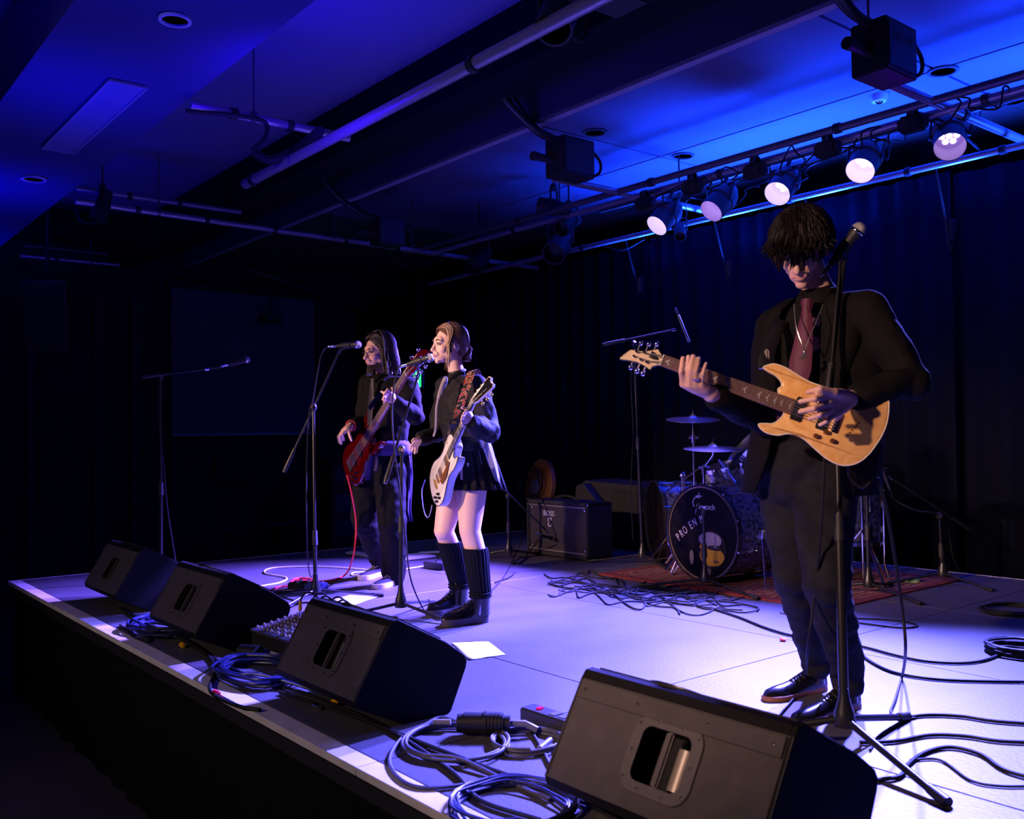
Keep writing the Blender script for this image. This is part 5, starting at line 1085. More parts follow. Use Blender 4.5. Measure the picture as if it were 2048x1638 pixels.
def shoe(par, heel, toe, h, m, sole, L=None, w=0.046, name='shoe', soleth=0.022, ankle=0.10, laces=None, shaft=1.0):
    heel = V(heel); toe = V(toe); d = (toe-heel); d.z = 0; L = L or d.length; d.normalize(); s_ = V((-d.y, d.x, 0))
    def P(x, y, z): return heel+d*x*L+s_*y+V((0, 0, z))
    out = [(0, .0), (.03, .022), (.15, .031), (.35, .030), (.55, .038), (.72, .046), (.86, .042), (.96, .026), (1.0, 0)]
    pl = outline_smooth([(x, y) for x, y in out]+[(x, -y) for x, y in reversed(out[1:-1])], 3)
    mb = MB(); k = w/.046
    mb.loft([[P(x, y*k*1.04, 0.001) for x, y in pl], [P(x, y*k*1.08, soleth*.5) for x, y in pl], [P(x, y*k*1.04, soleth) for x, y in pl]])
    rows = []
    for i, (x, hh) in enumerate([(0.02, .9), (.12, 1.0), (.25, .98), (.36, .80), (.5, .60), (.65, .48), (.8, .42), (.92, .34), (.985, .18)]):
        wy = [.020, .030, .032, .032, .036, .042, .041, .030, .014][i]*k; hz = h*hh
        rows.append([P(x, wy*math.cos(a)*(1.0), soleth*.6+max(0.0, math.sin(a))*hz if math.sin(a) > 0 else soleth*.6) for a in [PI*j/12 for j in range(13)]])
    up = MB(); up.loft(rows); o = up.build(name, m, par)
    mb.build('sole', sole, o)
    an = MB(); an.tube([P(.17, 0, h*.35), P(.165, 0, h*.75), P(.155, 0, h+.02)], [.038*shaft, .037*shaft, .037*shaft], 20); an.build('collar', m, o)
    if laces:
        for j in range(4):
            x = .33+.075*j; z = soleth*.6+h*(.86-.10*j)
            MB().tube([P(x, .022*k, z-.012), P(x+.01, 0, z+.004), P(x, -.022*k, z-.012)], .0028, 6).build('lace', laces, o)
    return o

# ---------------------------------------------------------------- 1: guitarist at right
dA = 3.27
def A(px, py, d): return D(px, py, d)
hc = A(1607, 498, 3.22)
def headM(c, yaw, pitch, roll=0.0, s=1.0):
    f = fwd(yaw); r = side(yaw); u = V((0, 0, 1)); f2 = (f*math.cos(R(pitch))-u*math.sin(R(pitch))); u2 = r.cross(f2)
    if u2.z < 0: u2 = -u2
    x = f2.cross(u2); M = frm(c, x, f2, u2) @ Matrix.Rotation(R(roll), 4, 'Y') @ Matrix.Scale(s, 4); return M
HA = headM(hc, 33, 30, -3, 1.0)
nkA = A(1640, 588, 3.28)
mb = MB(); head_mesh(mb, HA)
mb.capsule([HA @ V((0, -.02, -.05)), nkA, nkA+V((0, 0, -.06))], [.052, .054, .056])
shR, shL = A(1548, 655, 3.40), A(1735, 622, 3.14)
pel = A(1612, 935, 3.33)
mb.capsule([nkA+V((0, 0, -.13)), A(1640, 700, 3.30), A(1630, 800, 3.31), pel], [.10, .135, .12, .125])
mb.capsule([shR, nkA+V((0, 0, -.10)), shL], [.05, .06, .05])
elR, wrR = A(1535, 842, 3.26), A(1421, 788, 3.02)
elL, wrL = A(1822, 762, 3.0), A(1704, 797, 2.94)
mb.capsule([shR, elR, wrR], [.052, .042, .027]); mb.capsule([shL, elL, wrL], [.052, .042, .028])
hipR, hipL = A(1572, 945, 3.40), A(1650, 945, 3.27)
knR, knL = A(1592, 1150, 3.33), A(1652, 1165, 3.12)
shoeR_heel, shoeR_toe = G(1650, 1378), G(1528, 1402)
shoeL_heel, shoeL_toe = G(1716, 1412), G(1583, 1452)
anR = shoeR_heel.lerp(shoeR_toe, .15)+V((0, 0, .12)); anL = shoeL_heel.lerp(shoeL_toe, .15)+V((0, 0, .12))
mb.capsule([hipR, knR, anR, anR-V((0, 0, .06))], [.085, .055, .038, .035]); mb.capsule([hipL, knL, anL, anL-V((0, 0, .06))], [.085, .055, .038, .035])
# his right hand: fingers over the fingerboard, pointing up
dn = 2.985
hR = [[A(1366, 768, dn), A(1362, 742, dn-.03), A(1366, 716, dn-.015)], [A(1378, 770, dn-.01), A(1380, 738, dn-.035), A(1386, 712, dn-.02)], [A(1390, 771, dn-.01), A(1391, 742, dn-.035), A(1398, 717, dn-.02)], [A(1402, 770, dn-.01), A(1405, 748, dn-.03), A(1412, 727, dn-.015)], [A(1388, 775, dn+.03), A(1376, 745, dn+.05), A(1377, 714, dn+.045)]]
hand(mb, wrR, hR, 0.0098, 0.019, 0.030)
dm = 2.80
hL = [[A(1652, 792, dm+.02), A(1630, 797, dm-.02), A(1600, 803, dm+.01)], [A(1655, 806, dm+.02), A(1628, 817, dm-.02), A(1600, 823, dm+.01)], [A(1660, 820, dm+.03), A(1640, 830, dm-.01), A(1619, 837, dm+.02)], [A(1668, 830, dm+.04), A(1652, 843, dm+.01), A(1640, 850, dm+.03)], [A(1668, 785, dm+.02), A(1640, 778, dm-.01), A(1616, 784, dm+.01)]]
hand(mb, wrL, hL, 0.0100, 0.021, 0.032)
pa, ba = body('person in dark suit and plum tie playing the amber guitar, looking down', V((pel.x, pel.y, 0)), mb, SKIN)
face_parts(HA, ba, mat('dark_hair', (0.012, 0.008, 0.007), 0.5))
MB()._ring(.0085, .0115, -.003, .003, frame(A(1391, 752, dn-.032), A(1390, 771, dn)-A(1391, 742, dn-.035)), 20); m = MB(); m._ring(.0095, .0122, -.003, .003, frame(A(1391, 756, dn-.026), A(1390, 771, dn)-A(1391, 742, dn-.035)), 20); m.build('finger_ring', CHROME, ba)
# hair: short, messy, fringe over the eyes
HA_M = mat('dark_hair_guitarist', (0.006, 0.0032, 0.003), 0.6)
HA_M.node_tree.nodes['Principled BSDF'].inputs['Specular IOR Level'].default_value = .2
cap = MB(); cap.ell((0, -.018, .045), (.082, .100, .086), HA, 20, 14); cap.ell((0, -.055, .01), (.076, .062, .075), HA, 16, 10); cap.build('hair', HA_M, pa)
def tufts(M, n, name, m, par, seed, cap, cen, zmin, zmax, length, face_drop, thick=.009):
    random.seed(seed); mb = MB()
    for k in range(n):
        phi = random.uniform(0, 360); th = R(random.uniform(zmin, zmax)); front = abs((phi+180) % 360-180) < 65; ph = R(phi)
        d0 = V((math.sin(th)*math.sin(ph), math.sin(th)*math.cos(ph), math.cos(th))); tang = V((math.cos(th)*math.sin(ph), math.cos(th)*math.cos(ph), -math.sin(th)))
        tw = V((0, 0, 1)).cross(d0)*random.uniform(-.6, .6); dr = (tang+tw+V((.25, .25 if front else 0, 0))).normalized(); L_ = length*random.uniform(.6, 1.3)*(face_drop if front else 1)
        p = V((cen[0]+cap[0]*d0.x*.96, cen[1]+cap[1]*d0.y*.96, cen[2]+cap[2]*d0.z*.96)); pts = [p]; out = random.uniform(.10, .55)
        for j in range(1, 6):
            t = j/5; pts.append(p+dr*L_*t+d0*(.012*math.sin(t*PI)*1.2+out*.020*t*t)+V((0, 0, -.35*L_*t*t)))
        mb.tube(pts, [thick*.7, thick, thick, thick*.8, thick*.5, thick*.12], 6, True, M, .55)
    return mb.build(name, m, par)
tufts(HA, 520, 'hair_locks', HA_M, pa, 5, (.088, .106, .098), (0, -.014, .038), 3, 92, .055, 1.0)
hair_strands(HA, [a for a in range(-66, 68, 4)]*3, 22, 68, lambda p: .050, .006, 'fringe', HA_M, pa, 9, (.088, .112, .100), (0, -.014, .036), 0.055, (.010, .008, .0012), .02, 1.05, -0.022, .5)
# clothes
SUIT = mat('black_suit', (0.006, 0.005, 0.0055), 0.85, bump=0.15, bscale=300, spec=0.15); SHIRT = mat('charcoal_shirt', (0.006, 0.0055, 0.006), 0.8, spec=0.15)
yw = 33
mb = MB(); mb.capsule([nkA+V((0, 0, -.008)), nkA+V((0, 0, -.06))], [.066, .098]); mb.capsule([shR, nkA+V((0, 0, -.085)), shL], [.062, .085, .062]); mb.loft([torso_ring(A(1640, 612, 3.30), yw, .13, .085)[:-1], torso_ring(A(1640, 660, 3.30), yw, .185, .12)[:-1], torso_ring(A(1640, 740, 3.30), yw, .19, .135)[:-1], torso_ring(A(1632, 840, 3.31), yw, .17, .125)[:-1], torso_ring(A(1612, 930, 3.32), yw, .165, .125)[:-1]])
fuse('shirt', mb, SHIRT, pa, .008, 3, .004, 14)
# shirt collar
mb = MB()
for s_ in (-1, 1): mb.tube([nkA+side(yw)*s_*.062+fwd(yw)*(-.01)+V((0, 0, .012)), nkA+side(yw)*s_*.050+fwd(yw)*.052+V((0, 0, -.002)), nkA+side(yw)*s_*.030+fwd(yw)*.088+V((0, 0, -.052))], [.013, .016, .006], 8, flat=.5)
mb.build('shirt_collar', SHIRT, pa)
PLUM = mat('plum_tie', (0.10, 0.012, 0.042), 0.6, bump=0.2, bscale=250)
kn = A(1614, 606, 3.17)
tie = [(1614, 598, 9), (1612, 618, 8), (1612, 640, 13), (1606, 690, 19), (1598, 740, 24), (1590, 765, 24), (1580, 800, 24), (1572, 838, 22), (1565, 856, 2)]
mb = MB(); rows = []
for px, py, hw_ in tie:
    c_ = A(px, py, 3.165); r_ = side(yw); rows.append([c_-r_*hw_/575*1.0, c_-r_*hw_/1150+fwd(yw)*.008, c_+fwd(yw)*.010, c_+r_*hw_/1150+fwd(yw)*.008, c_+r_*hw_/575, c_-fwd(yw)*.012])
mb.loft(rows); t_ = mb.build('tie', PLUM, pa); mb = MB(); mb.loft([[kn+side(yw)*x*w_+fwd(yw)*(y*.012)+V((0, 0, z)) for x, y in ((-1, 0), (-.5, 1), (.5, 1), (1, 0), (.5, -1), (-.5, -1))] for z, w_ in ((.014, .019), (.0, .022), (-.03, .014))]); mb.build('tie_knot', PLUM, pa)
# jacket: open front shell with lapels, sleeves
JR = [(A(1640, 598, 3.29), .105, .075, 34, 326), (A(1642, 618, 3.29), .185, .10, 24, 330), (A(1643, 645, 3.29), .225, .125, 20, 334), (A(1643, 700, 3.29), .238, .145, 18, 334), (A(1642, 760, 3.29), .232, .150, 16, 336), (A(1636, 840, 3.29), .222, .150, 16, 338), (A(1628, 910, 3.30), .228, .155, 22, 336), (A(1622, 985, 3.31), .236, .160, 30, 322)]
rows = [torso_ring(c, yw, a, b, 44, t0, t1, 2.5) for c, a, b, t0, t1 in JR]
jk = cloth_shell(rows, 'jacket', SUIT, pa, .008, .010, 9)
for s_, o_ in ((0, 'lapel'), (-1, 'lapel')):
    L_ = [r[s_] for r in rows[:6]]; mb = MB(); q = []
    sg = 1 if s_ == 0 else -1
    for k, p in enumerate(L_): w_ = (.035, .055, .075, .062, .035, .008)[k]; q.append([p+fwd(yw)*.010, p+side(yw)*sg*w_+fwd(yw)*(.012-abs(w_)*.25)])
    mb.loft(q, closed=False); l_ = mb.build('lapel', SUIT, jk); s2_ = l_.modifiers.new('s', 'SOLIDIFY'); s2_.thickness = .005
mb = MB(); mb.capsule([shR+V((0, 0, -.01)), shR.lerp(elR, .5), elR, elR.lerp(wrR, .5), elR.lerp(wrR, .90)], [.068, .062, .058, .050, .042], 16); fuse('sleeve', mb, SUIT, jk, .008, 3, .010, 9)
mb = MB(); mb.capsule([shL+V((0, 0, -.01)), shL.lerp(elL, .5), elL, elL.lerp(wrL, .45), elL.lerp(wrL, .88)], [.072, .066, .062, .054, .045], 16); fuse('sleeve', mb, SUIT, jk, .008, 3, .012, 9)
mb = MB(); mb.capsule([shR+V((0, 0, .0)), nkA+V((0, 0, -.055))+side(yw)*(-.05)], [.070, .055]); mb.capsule([nkA+V((0, 0, -.055))+side(yw)*.05, shL], [.055, .072]); mb.capsule([nkA-fwd(yw)*.05+V((0, 0, -.02)), nkA-fwd(yw)*.04+V((0, 0, -.08))], [.05, .07])
fuse('shoulders', mb, SUIT, jk, .008, 4, .003, 9)
# trousers
JEAN = mat('dark_denim', (0.014, 0.014, 0.019), 0.9, var=0.25, vscale=14, bump=0.25, bscale=400, spec=0.15)
mb = MB(); mb.capsule([pel+V((0, 0, .03)), pel-V((0, 0, .03))], [.15, .15], 20); mb.capsule([hipR, hipR.lerp(knR, .5), knR, knR.lerp(anR, .5), anR+V((0, 0, .02)), anR-V((0, 0, .03))], [.112, .095, .078, .066, .058, .056], 18)
mb.capsule([hipL, hipL.lerp(knL, .5), knL, knL.lerp(anL, .5), anL+V((0, 0, .02)), anL-V((0, 0, .03))], [.118, .100, .080, .068, .060, .058], 18)
fuse('trousers', mb, JEAN, pa, .008, 3, .010, 8, wdir=(9, 9, 16))
PAT = mat('polished_black_leather', (0.010, 0.010, 0.012), 0.22, coat=0.5); TANS = mat('tan_sole', (0.30, 0.12, 0.05), 0.5); LACE = mat('dark_lace', (0.03, 0.025, 0.02), 0.6)
shoe(pa, shoeR_heel, shoeR_toe, .085, PAT, TANS, laces=LACE, soleth=.018); shoe(pa, shoeL_heel, shoeL_toe, .085, PAT, TANS, laces=LACE, soleth=.018)
# necklace
SIL = mat('silver_chain', (0.75, 0.7, 0.62), 0.3, 0.9)
nl = smoothpath([A(1588, 608, 3.17), A(1592, 650, 3.12), A(1602, 683, 3.10), A(1610, 696, 3.10), A(1620, 672, 3.10), A(1634, 640, 3.12), A(1646, 610, 3.17)], 8)
MB().tube(nl, .0020, 6).build('necklace_chain', SIL, pa)
pd = MB(); c_ = A(1609, 704, 3.095); pd.ell(c_, .006); pd.prism([(-.004, .0), (.004, .0), (.006, -.018), (-.020, -.030), (-.010, -.022), (-.022, -.020), (-.004, -.012)], -.002, .002, frm(c_, CR, (0, 0, 1), CT)); pd.build('pendant', SIL, pa)
pk_ = MB(); pk_.bbox(A(1537, 712, 3.14), (.02, .03, .045), .005); pk_.build('strap_clip', mat('worn_buckle', (0.22, 0.18, 0.16), 0.4), pa)
# guitar (left-handed), outline traced on its own plane
nutA, endA = A(1325, 721, 3.10), A(1762, 878, 2.92); nA = CT*1.0-CR*0.18+V((0, 0, .10))
LA = .80
x_ = (nutA-endA); sA = x_.length/LA; x_ = x_.normalized(); z_ = (nA-x_*nA.dot(x_)).normalized(); y_ = -z_.cross(x_)
if y_.z < 0: y_ = -y_
FA = frm(endA, x_, y_, z_) @ Matrix.Scale(sA, 4)
ol = [(1527, 735), (1536, 730), (1550, 728), (1571, 735), (1594, 749), (1616, 762), (1637, 770), (1662, 777), (1700, 782), (1745, 787), (1775, 800), (1778, 815), (1776, 836), (1771, 855), (1760, 878), (1739, 907), (1720, 923), (1700, 930), (1679, 929), (1654, 917), (1628, 895), (1610, 879), (1592, 869), (1575, 867), (1556, 870), (1533, 865), (1520, 855), (1518, 848), (1530, 847), (1546, 847), (1560, 838), (1568, 826), (1567, 816), (1556, 781), (1563, 773), (1562, 762), (1552, 751), (1538, 743)]
ol = [plane_local(FA, *p) for p in ol]
hdp = [(1325, 712), (1321, 706), (1316, 698), (1290, 703), (1261, 699), (1250, 707), (1239, 716), (1240, 719), (1256, 721), (1272, 724), (1287, 731), (1300, 740), (1305, 733), (1322, 729)]
Hm = FA @ Matrix.Translation((LA+.004, 0, 0)); hd = [plane_local(Hm, *p) for p in hdp]
AMB = bpy.data.materials.new('amber_maple'); AMB.use_nodes = True; nt = AMB.node_tree; bs = nt.nodes['Principled BSDF']; bs.inputs['Roughness'].default_value = 0.25; bs.inputs['Coat Weight'].default_value = 0.6
tc = nt.nodes.new('ShaderNodeTexCoord'); wv = nt.nodes.new('ShaderNodeTexNoise'); wv.inputs['Scale'].default_value = 14; wv.inputs['Detail'].default_value = 5; wv.inputs['Distortion'].default_value = 1.5
cr = nt.nodes.new('ShaderNodeValToRGB'); cr.color_ramp.elements[0].color = (0.78, 0.40, 0.11, 1); cr.color_ramp.elements[1].color = (0.93, 0.58, 0.22, 1); cr.color_ramp.elements[0].position = .35; cr.color_ramp.elements[1].position = .65
nt.links.new(tc.outputs['Object'], wv.inputs['Vector']); nt.links.new(wv.outputs['Fac'], cr.inputs['Fac']); nt.links.new(cr.outputs['Color'], bs.inputs['Base Color'])
MAPLE = mat('cream_maple', (0.72, 0.55, 0.36), 0.35, coat=0.3); BPK = mat('black_pickup', (0.008, 0.008, 0.009), 0.35); CREAM = mat('cream_binding', (0.8, 0.7, 0.5), 0.4)
pegs = [(plane_local(Hm, *p)) for p in [(1268, 713), (1281, 720), (1293, 725), (1273, 704), (1289, 706), (1305, 706)]]
sp = dict(name='electric_guitar', label='amber double-cutaway electric guitar held by the person in a suit', mat=AMB, flip=True, smooth=True, binding=CREAM, joint=ol[32][0]-.03, fw=(.0215, .029), fe=plane_local(FA, 1588, 812)[0], bridge=plane_local(FA, 1672, 849)[0], frets=24, inlay='v', neck=MAPLE, head=hd, headmat=MAPLE, headbind=mat('dark_binding', (0.03, 0.02, 0.015), 0.4), tilt=0,
    pegs=[(pegs[i][0], pegs[i][1], -1 if i < 3 else 1) for i in range(6)], order=[0, 1, 2, 5, 4, 3], hw=CHROME, pickups=[(plane_local(FA, 1599, 815)[0], .038, BPK), (plane_local(FA, 1648, 838)[0], .038, BPK)], pw=.085, knobs=[plane_local(FA, *p) for p in [(1631, 872), (1651, 864), (1664, 882)]], knobmat=mat('bronze_knob', (0.35, 0.14, 0.05), 0.3, 0.8), buttons=[(ol[0][0], ol[0][1], 1, 0)], round=.007, th=.045)
# order so that y (up) is the treble/bass side consistently
gA, FAe = guitar(nutA, endA, nA, LA, ol, dict(sp, flip=(y_-z_.cross(x_)).length > 1))
MB().ell((LA+.035, 0, .0035), (.022, .008, .002), FA, 12, 6).build('truss_cover', mat('truss_black', (.02, .02, .02), .3), gA)
for k in range(6):
    f_ = -1+2*k/5; MB().lathe([(.0001, .003), (.003, .003), (.004, .001)], FA @ Matrix.Translation((plane_local(FA, 1700, 856)[0]-.004*k, f_*.026, 0)), 8).build('string_ferrule', GOLD, gA)

# ---------------------------------------------------------------- 2: singing woman
def B(px, py, d=5.18): return D(px, py, d)
hcB = B(899, 690, 5.18); HB = headM(hcB, 62, -2, 0, .93)
nkB = B(914, 748, 5.2)
mb = MB(); head_mesh(mb, HB, .88, .8)
mb.capsule([HB @ V((0, -.02, -.05)), nkB, nkB+V((0, 0, -.05))], [.042, .044, .046])
shRb, shLb = B(893, 772, 5.33), B(956, 770, 5.06); plB = B(938, 905, 5.2)
mb.capsule([nkB+V((0, 0, -.11)), B(924, 805, 5.2), B(932, 860, 5.2), plB], [.075, .105, .09, .115])
mb.capsule([shRb, nkB+V((0, 0, -.085)), shLb], [.038, .045, .038])
elRb, wrRb = B(872, 866, 5.32), B(838, 880, 5.18); elLb, wrLb = B(972, 862, 4.96), B(944, 843, 4.81)
mb.capsule([shRb, elRb, wrRb], [.040, .034, .022]); mb.capsule([shLb, elLb, wrLb], [.042, .034, .022])
hpR, hpL = B(915, 930, 5.28), B(945, 930, 5.14)
knRb, knLb = B(888, 1062, 5.20), B(940, 1062, 5.08)
sRh, sRt = G(930, 1222), G(866, 1233); sLh, sLt = G(976, 1243), G(893, 1252)
anRb = sRh.lerp(sRt, .18)+V((0, 0, .15)); anLb = sLh.lerp(sLt, .18)+V((0, 0, .15))
cfR = knRb.lerp(anRb, .35)-fwd(60)*.015; cfL = knLb.lerp(anLb, .35)-fwd(60)*.015
mb.capsule([hpR, hpR.lerp(knRb, .5), knRb, cfR, anRb, anRb-V((0, 0, .08))], [.092, .075, .056, .053, .038, .035], 40)
mb.capsule([hpL, hpL.lerp(knLb, .5), knLb, cfL, anLb, anLb-V((0, 0, .08))], [.094, .080, .058, .055, .038, .035], 40)
d_ = 5.12
hand(mb, wrRb, [[B(832, 884, d_), B(827, 893, d_-.02), B(824, 903, d_-.02)], [B(829, 884, d_-.02), B(823, 891, d_-.04), B(820, 899, d_-.05)], [B(834, 888, d_), B(831, 899, d_), B(829, 907, d_)], [B(836, 889, d_+.01), B(834, 898, d_+.01), B(834, 905, d_)], [B(834, 879, d_-.02), B(828, 878, d_-.05), B(824, 883, d_-.07)]], .0080, .015, .025)
d_ = 4.80
hand(mb, wrLb, [[B(934, 822, d_), B(928, 826, d_-.03), B(926, 834, d_-.01)], [B(931, 828, d_-.01), B(925, 832, d_-.04), B(924, 840, d_-.02)], [B(929, 835, d_-.01), B(923, 839, d_-.04), B(924, 847, d_-.02)], [B(929, 843, d_), B(924, 847, d_-.03), B(927, 853, d_-.01)], [B(938, 823, d_+.02), B(932, 817, d_+.01), B(924, 816, d_-.01)]], .0082, .017, .026)
pb_, bb = body('person with brown hair in black shirt and pleated skirt singing with a white guitar', V((plB.x, plB.y, 0)), mb, mat('pale_skin', (0.80, 0.52, 0.44), 0.5), .0042, 6)
face_parts(HB, bb, mat('brown_brow', (0.10, 0.05, 0.03), 0.6), .003)
BR = mat('brown_hair', (0.10, 0.045, 0.025), 0.42, 0.0); BL = mat('blond_streak', (0.34, 0.21, 0.13), 0.45)
cap = MB(); cap.ell((0, -.024, .040), (.079, .095, .088), HB, 20, 14); cap.ell((0, -.06, .0), (.070, .058, .076), HB, 16, 10); cap.build('hair', BR, pb_)
def swept(M, name, m, par, seed, n, cap, cen, bun, thick=.0065):
    random.seed(seed); mb = MB(); bd = V((bun[0]/cap[0], (bun[1]-cen[1])/cap[1], (bun[2]-cen[2])/cap[2])).normalized()
    for sgn in (-1, 1):
        for k in range(n):
            t = (k+random.random())/n; th = R(-60+t*118)            # along the parting, nape side to forehead
            d0 = V((sgn*.06, math.sin(th), math.cos(th))).normalized(); sd = V((sgn*1.0, .15+.42*max(0, t-.35)-.9*max(0, .5-t), .05+.55*(1-t))).normalized()
            pts = []; lf = random.uniform(1.01, 1.05)
            for j in range(11):
                u = j/10; d = (d0*(1-u)**2+sd*2*u*(1-u)*1.1+bd*u*u).normalized(); l2 = lf+(.02*math.sin(u*PI))
                pts.append(V((cen[0]+cap[0]*l2*d.x, cen[1]+cap[1]*l2*d.y, cen[2]+cap[2]*l2*d.z)))
            mb.tube(pts, [thick*.5]+[thick]*8+[thick*.8, thick*.4], 6, True, M, .5)
    return mb.build(name, m, par)
swept(HB, 'swept_hair', BR, pb_, 3, 60, (.083, .102, .096), (0, -.016, .034), (0, -.105, -.035))
def curtain_hair(M, name, m, par, seed, n, th0, th1, ends, thick, lift=1.05, jit=.006, sides=(-1, 1)):
    random.seed(seed); mb = MB()
    for sgn in sides:
        for k in range(n):
            v = (k+random.random()*.8)/n; th = R(th0+(th1-th0)*v); j = lambda s_=1: random.uniform(-jit, jit)*s_
            def sp(ph, t, l): return V((sgn*.084*l*math.sin(R(t))*math.sin(R(ph)), -.013+.104*l*math.sin(R(t))*math.cos(R(ph)), .034+.098*l*math.cos(R(t))))
            t0 = th0+(th1-th0)*v; p0 = V((sgn*.003, -.013+.104*1.02*math.sin(R(t0)), .034+.098*1.02*math.cos(R(t0))))
            e = ends(v); pts = [p0, sp(22+26*(1-v), 34+22*v, lift), sp(58-6*v+18*(1-v), 66, lift), V((sgn*(e[0][0]+j()), e[0][1]+j(), e[0][2]+j())), V((sgn*(e[1][0]+j(2)), e[1][1]+j(2), e[1][2]+j(3)))]
            P_ = smoothpath(pts, 4); N = len(P_); mb.tube(P_, [thick*.5]+[thick]*(N-5)+[thick*.8, thick*.6, thick*.4, thick*.15], 6, True, M, .5)
    return mb.build(name, m, par)
NEAR = (1,) if (HB @ V((.08, 0, 0))-EYE).length < (HB @ V((-.08, 0, 0))-EYE).length else (-1,)
curtain_hair(HB, 'side_hair', BR, pb_, 4, 26, 2, 50, lambda v: ((.080, .030-.02*v+.012, .000), (.076, .020+.018*v, -.050-.010*v)), .0062)
curtain_hair(HB, 'light_front_lock', BL, pb_, 6, 4, 42, 54, lambda v: ((.081, .045, -.010), (.070, .050-.02*v, -.150-.02*v)), .0058, 1.08, .008, NEAR)
bun = MB(); bun.ell((0, -.112, -.045), (.034, .032, .042), HB, 14, 10); [bun.tube([HB @ V((.034*math.cos(a+k), -.112+.02*math.sin(k*2), -.045+.042*math.sin(a+k))) for k in [j*.5 for j in range(9)]], .008, 6) for a in (0, 2, 4)]; bun.build('low_bun', BR, pb_)
# her clothes
BSH = mat('black_shirt', (0.006, 0.0055, 0.006), 0.75, bump=0.1, bscale=300, spec=0.3)
yb = 60
mb = MB(); mb.loft([torso_ring(B(914, 757, 5.2), yb, .065, .060)[:-1], torso_ring(B(920, 772, 5.2), yb, .165, .085)[:-1], torso_ring(B(924, 800, 5.2), yb, .175, .118)[:-1], torso_ring(B(926, 825, 5.2), yb, .165, .128)[:-1], torso_ring(B(930, 865, 5.2), yb, .145, .110)[:-1], torso_ring(B(935, 900, 5.2), yb, .155, .118)[:-1]])
mb.capsule([nkB+V((0, 0, -.008)), nkB+V((0, 0, -.03)), nkB+V((0, 0, -.07))], [.053, .058, .078]); mb.capsule([shRb, nkB+V((0, 0, -.068)), shLb], [.050, .065, .050])
mb.capsule([shRb, elRb, wrRb.lerp(elRb, .15)], [.062, .055, .040], 16); mb.capsule([shLb, shLb.lerp(elLb, .55), elLb+CR*.015, elLb.lerp(wrLb, .45)+V((0, 0, -.01)), wrLb.lerp(elLb, .12)], [.064, .066, .068, .062, .044], 16)
fuse('shirt', mb, BSH, pb_, .006, 3, .014, 11)
mb = MB()
for s_ in (-1, 1): mb.tube([nkB+side(yb)*s_*.05+fwd(yb)*(-.02)+V((0, 0, .0)), nkB+side(yb)*s_*.042+fwd(yb)*.04+V((0, 0, -.018)), nkB+side(yb)*s_*.03+fwd(yb)*.085+V((0, 0, -.06))], [.012, .015, .005], 8, flat=.5)
mb.build('shirt_collar', BSH, pb_)
SKT = mat('black_pleated_cloth', (0.008, 0.007, 0.007), 0.85, spec=0.15)
rows = []
for k, (px, py, a, b) in enumerate([(937, 888, .138, .098), (940, 905, .155, .112), (944, 935, .180, .132), (947, 962, .200, .148), (948, 977, .210, .155)]):
    r_ = torso_ring(B(px, py, 5.2), yb, a, b, 120, 0, 360, 2.05); c_ = B(px, py, 5.2)
    rows.append([p+(p-c_).normalized()*(0.012*(k/4)*(1 if (i % 6) < 3 else -1)) for i, p in enumerate(r_[:-1])])
cloth_shell(rows, 'pleated_skirt', SKT, pb_, .003, .003, 8, True)
belt = MB(); belt.loft([torso_ring(B(937, 886, 5.2), yb, .142, .102)[:-1], torso_ring(B(937.5, 893, 5.2), yb, .146, .106)[:-1]]); belt.build('waistband', SKT, pb_)
# untucked shirt tail at her hip, the blue light painted into its colour
TAILM = mat('blue_lit_cloth', (0.13, 0.13, 0.26), 0.8, sheen=0.2)
mb = MB(); rows = [[B(964, 885, 5.05), B(972, 876, 4.98), B(980, 880, 5.05)], [B(972, 905, 5.03), B(980, 900, 4.98), B(987, 902, 5.06)], [B(980, 935, 5.03), B(989, 930, 4.99), B(995, 932, 5.08)], [B(988, 960, 5.06), B(996, 958, 5.02), B(1001, 962, 5.1)], [B(996, 972, 5.08), B(1001, 970, 5.06), B(1003, 971, 5.1)]]
mb.loft(rows, closed=False); o = mb.build('hanging_shirt_tail', TAILM, pb_, True, angle=80); s = o.modifiers.new('s', 'SOLIDIFY'); s.thickness = .006
# ribbon tie
RIB = mat('pale_ribbon', (0.32, 0.27, 0.32), 0.7); mb = MB()
pts = [B(889, 757, 5.02), B(884, 770, 5.0), B(878, 790, 4.99), B(873, 815, 4.99), B(872, 840, 5.0), B(871, 860, 5.02), B(867, 873, 5.03)]
mb.tube(smoothpath(pts), [.009]*14+[.006]*(len(smoothpath(pts))-14), 8, flat=.3, up=CR); mb.build('ribbon', RIB, pb_)
mb = MB(); mb.ell(B(891, 760, 5.0), (.013, .013, .020)); mb.tube([B(891, 764, 4.99), B(886, 776, 4.98), B(884, 790, 4.98)], [.012, .010, .004], 8, flat=.3); mb.build('ribbon_knot', RIB, pb_)
MB().tube([nkB+(side(yb)*math.cos(R(a))+fwd(yb)*math.sin(R(a)))*.047+V((0, 0, .012-.012*math.sin(R(a)))) for a in range(0, 361, 20)], .0085, 8, flat=.5).build('choker', mat('black_choker', (0.008, .008, .008), .5), pb_)
MB().ell(HB @ V((.079, .0, -.045)), .005).build('earring', CHROME, bb)
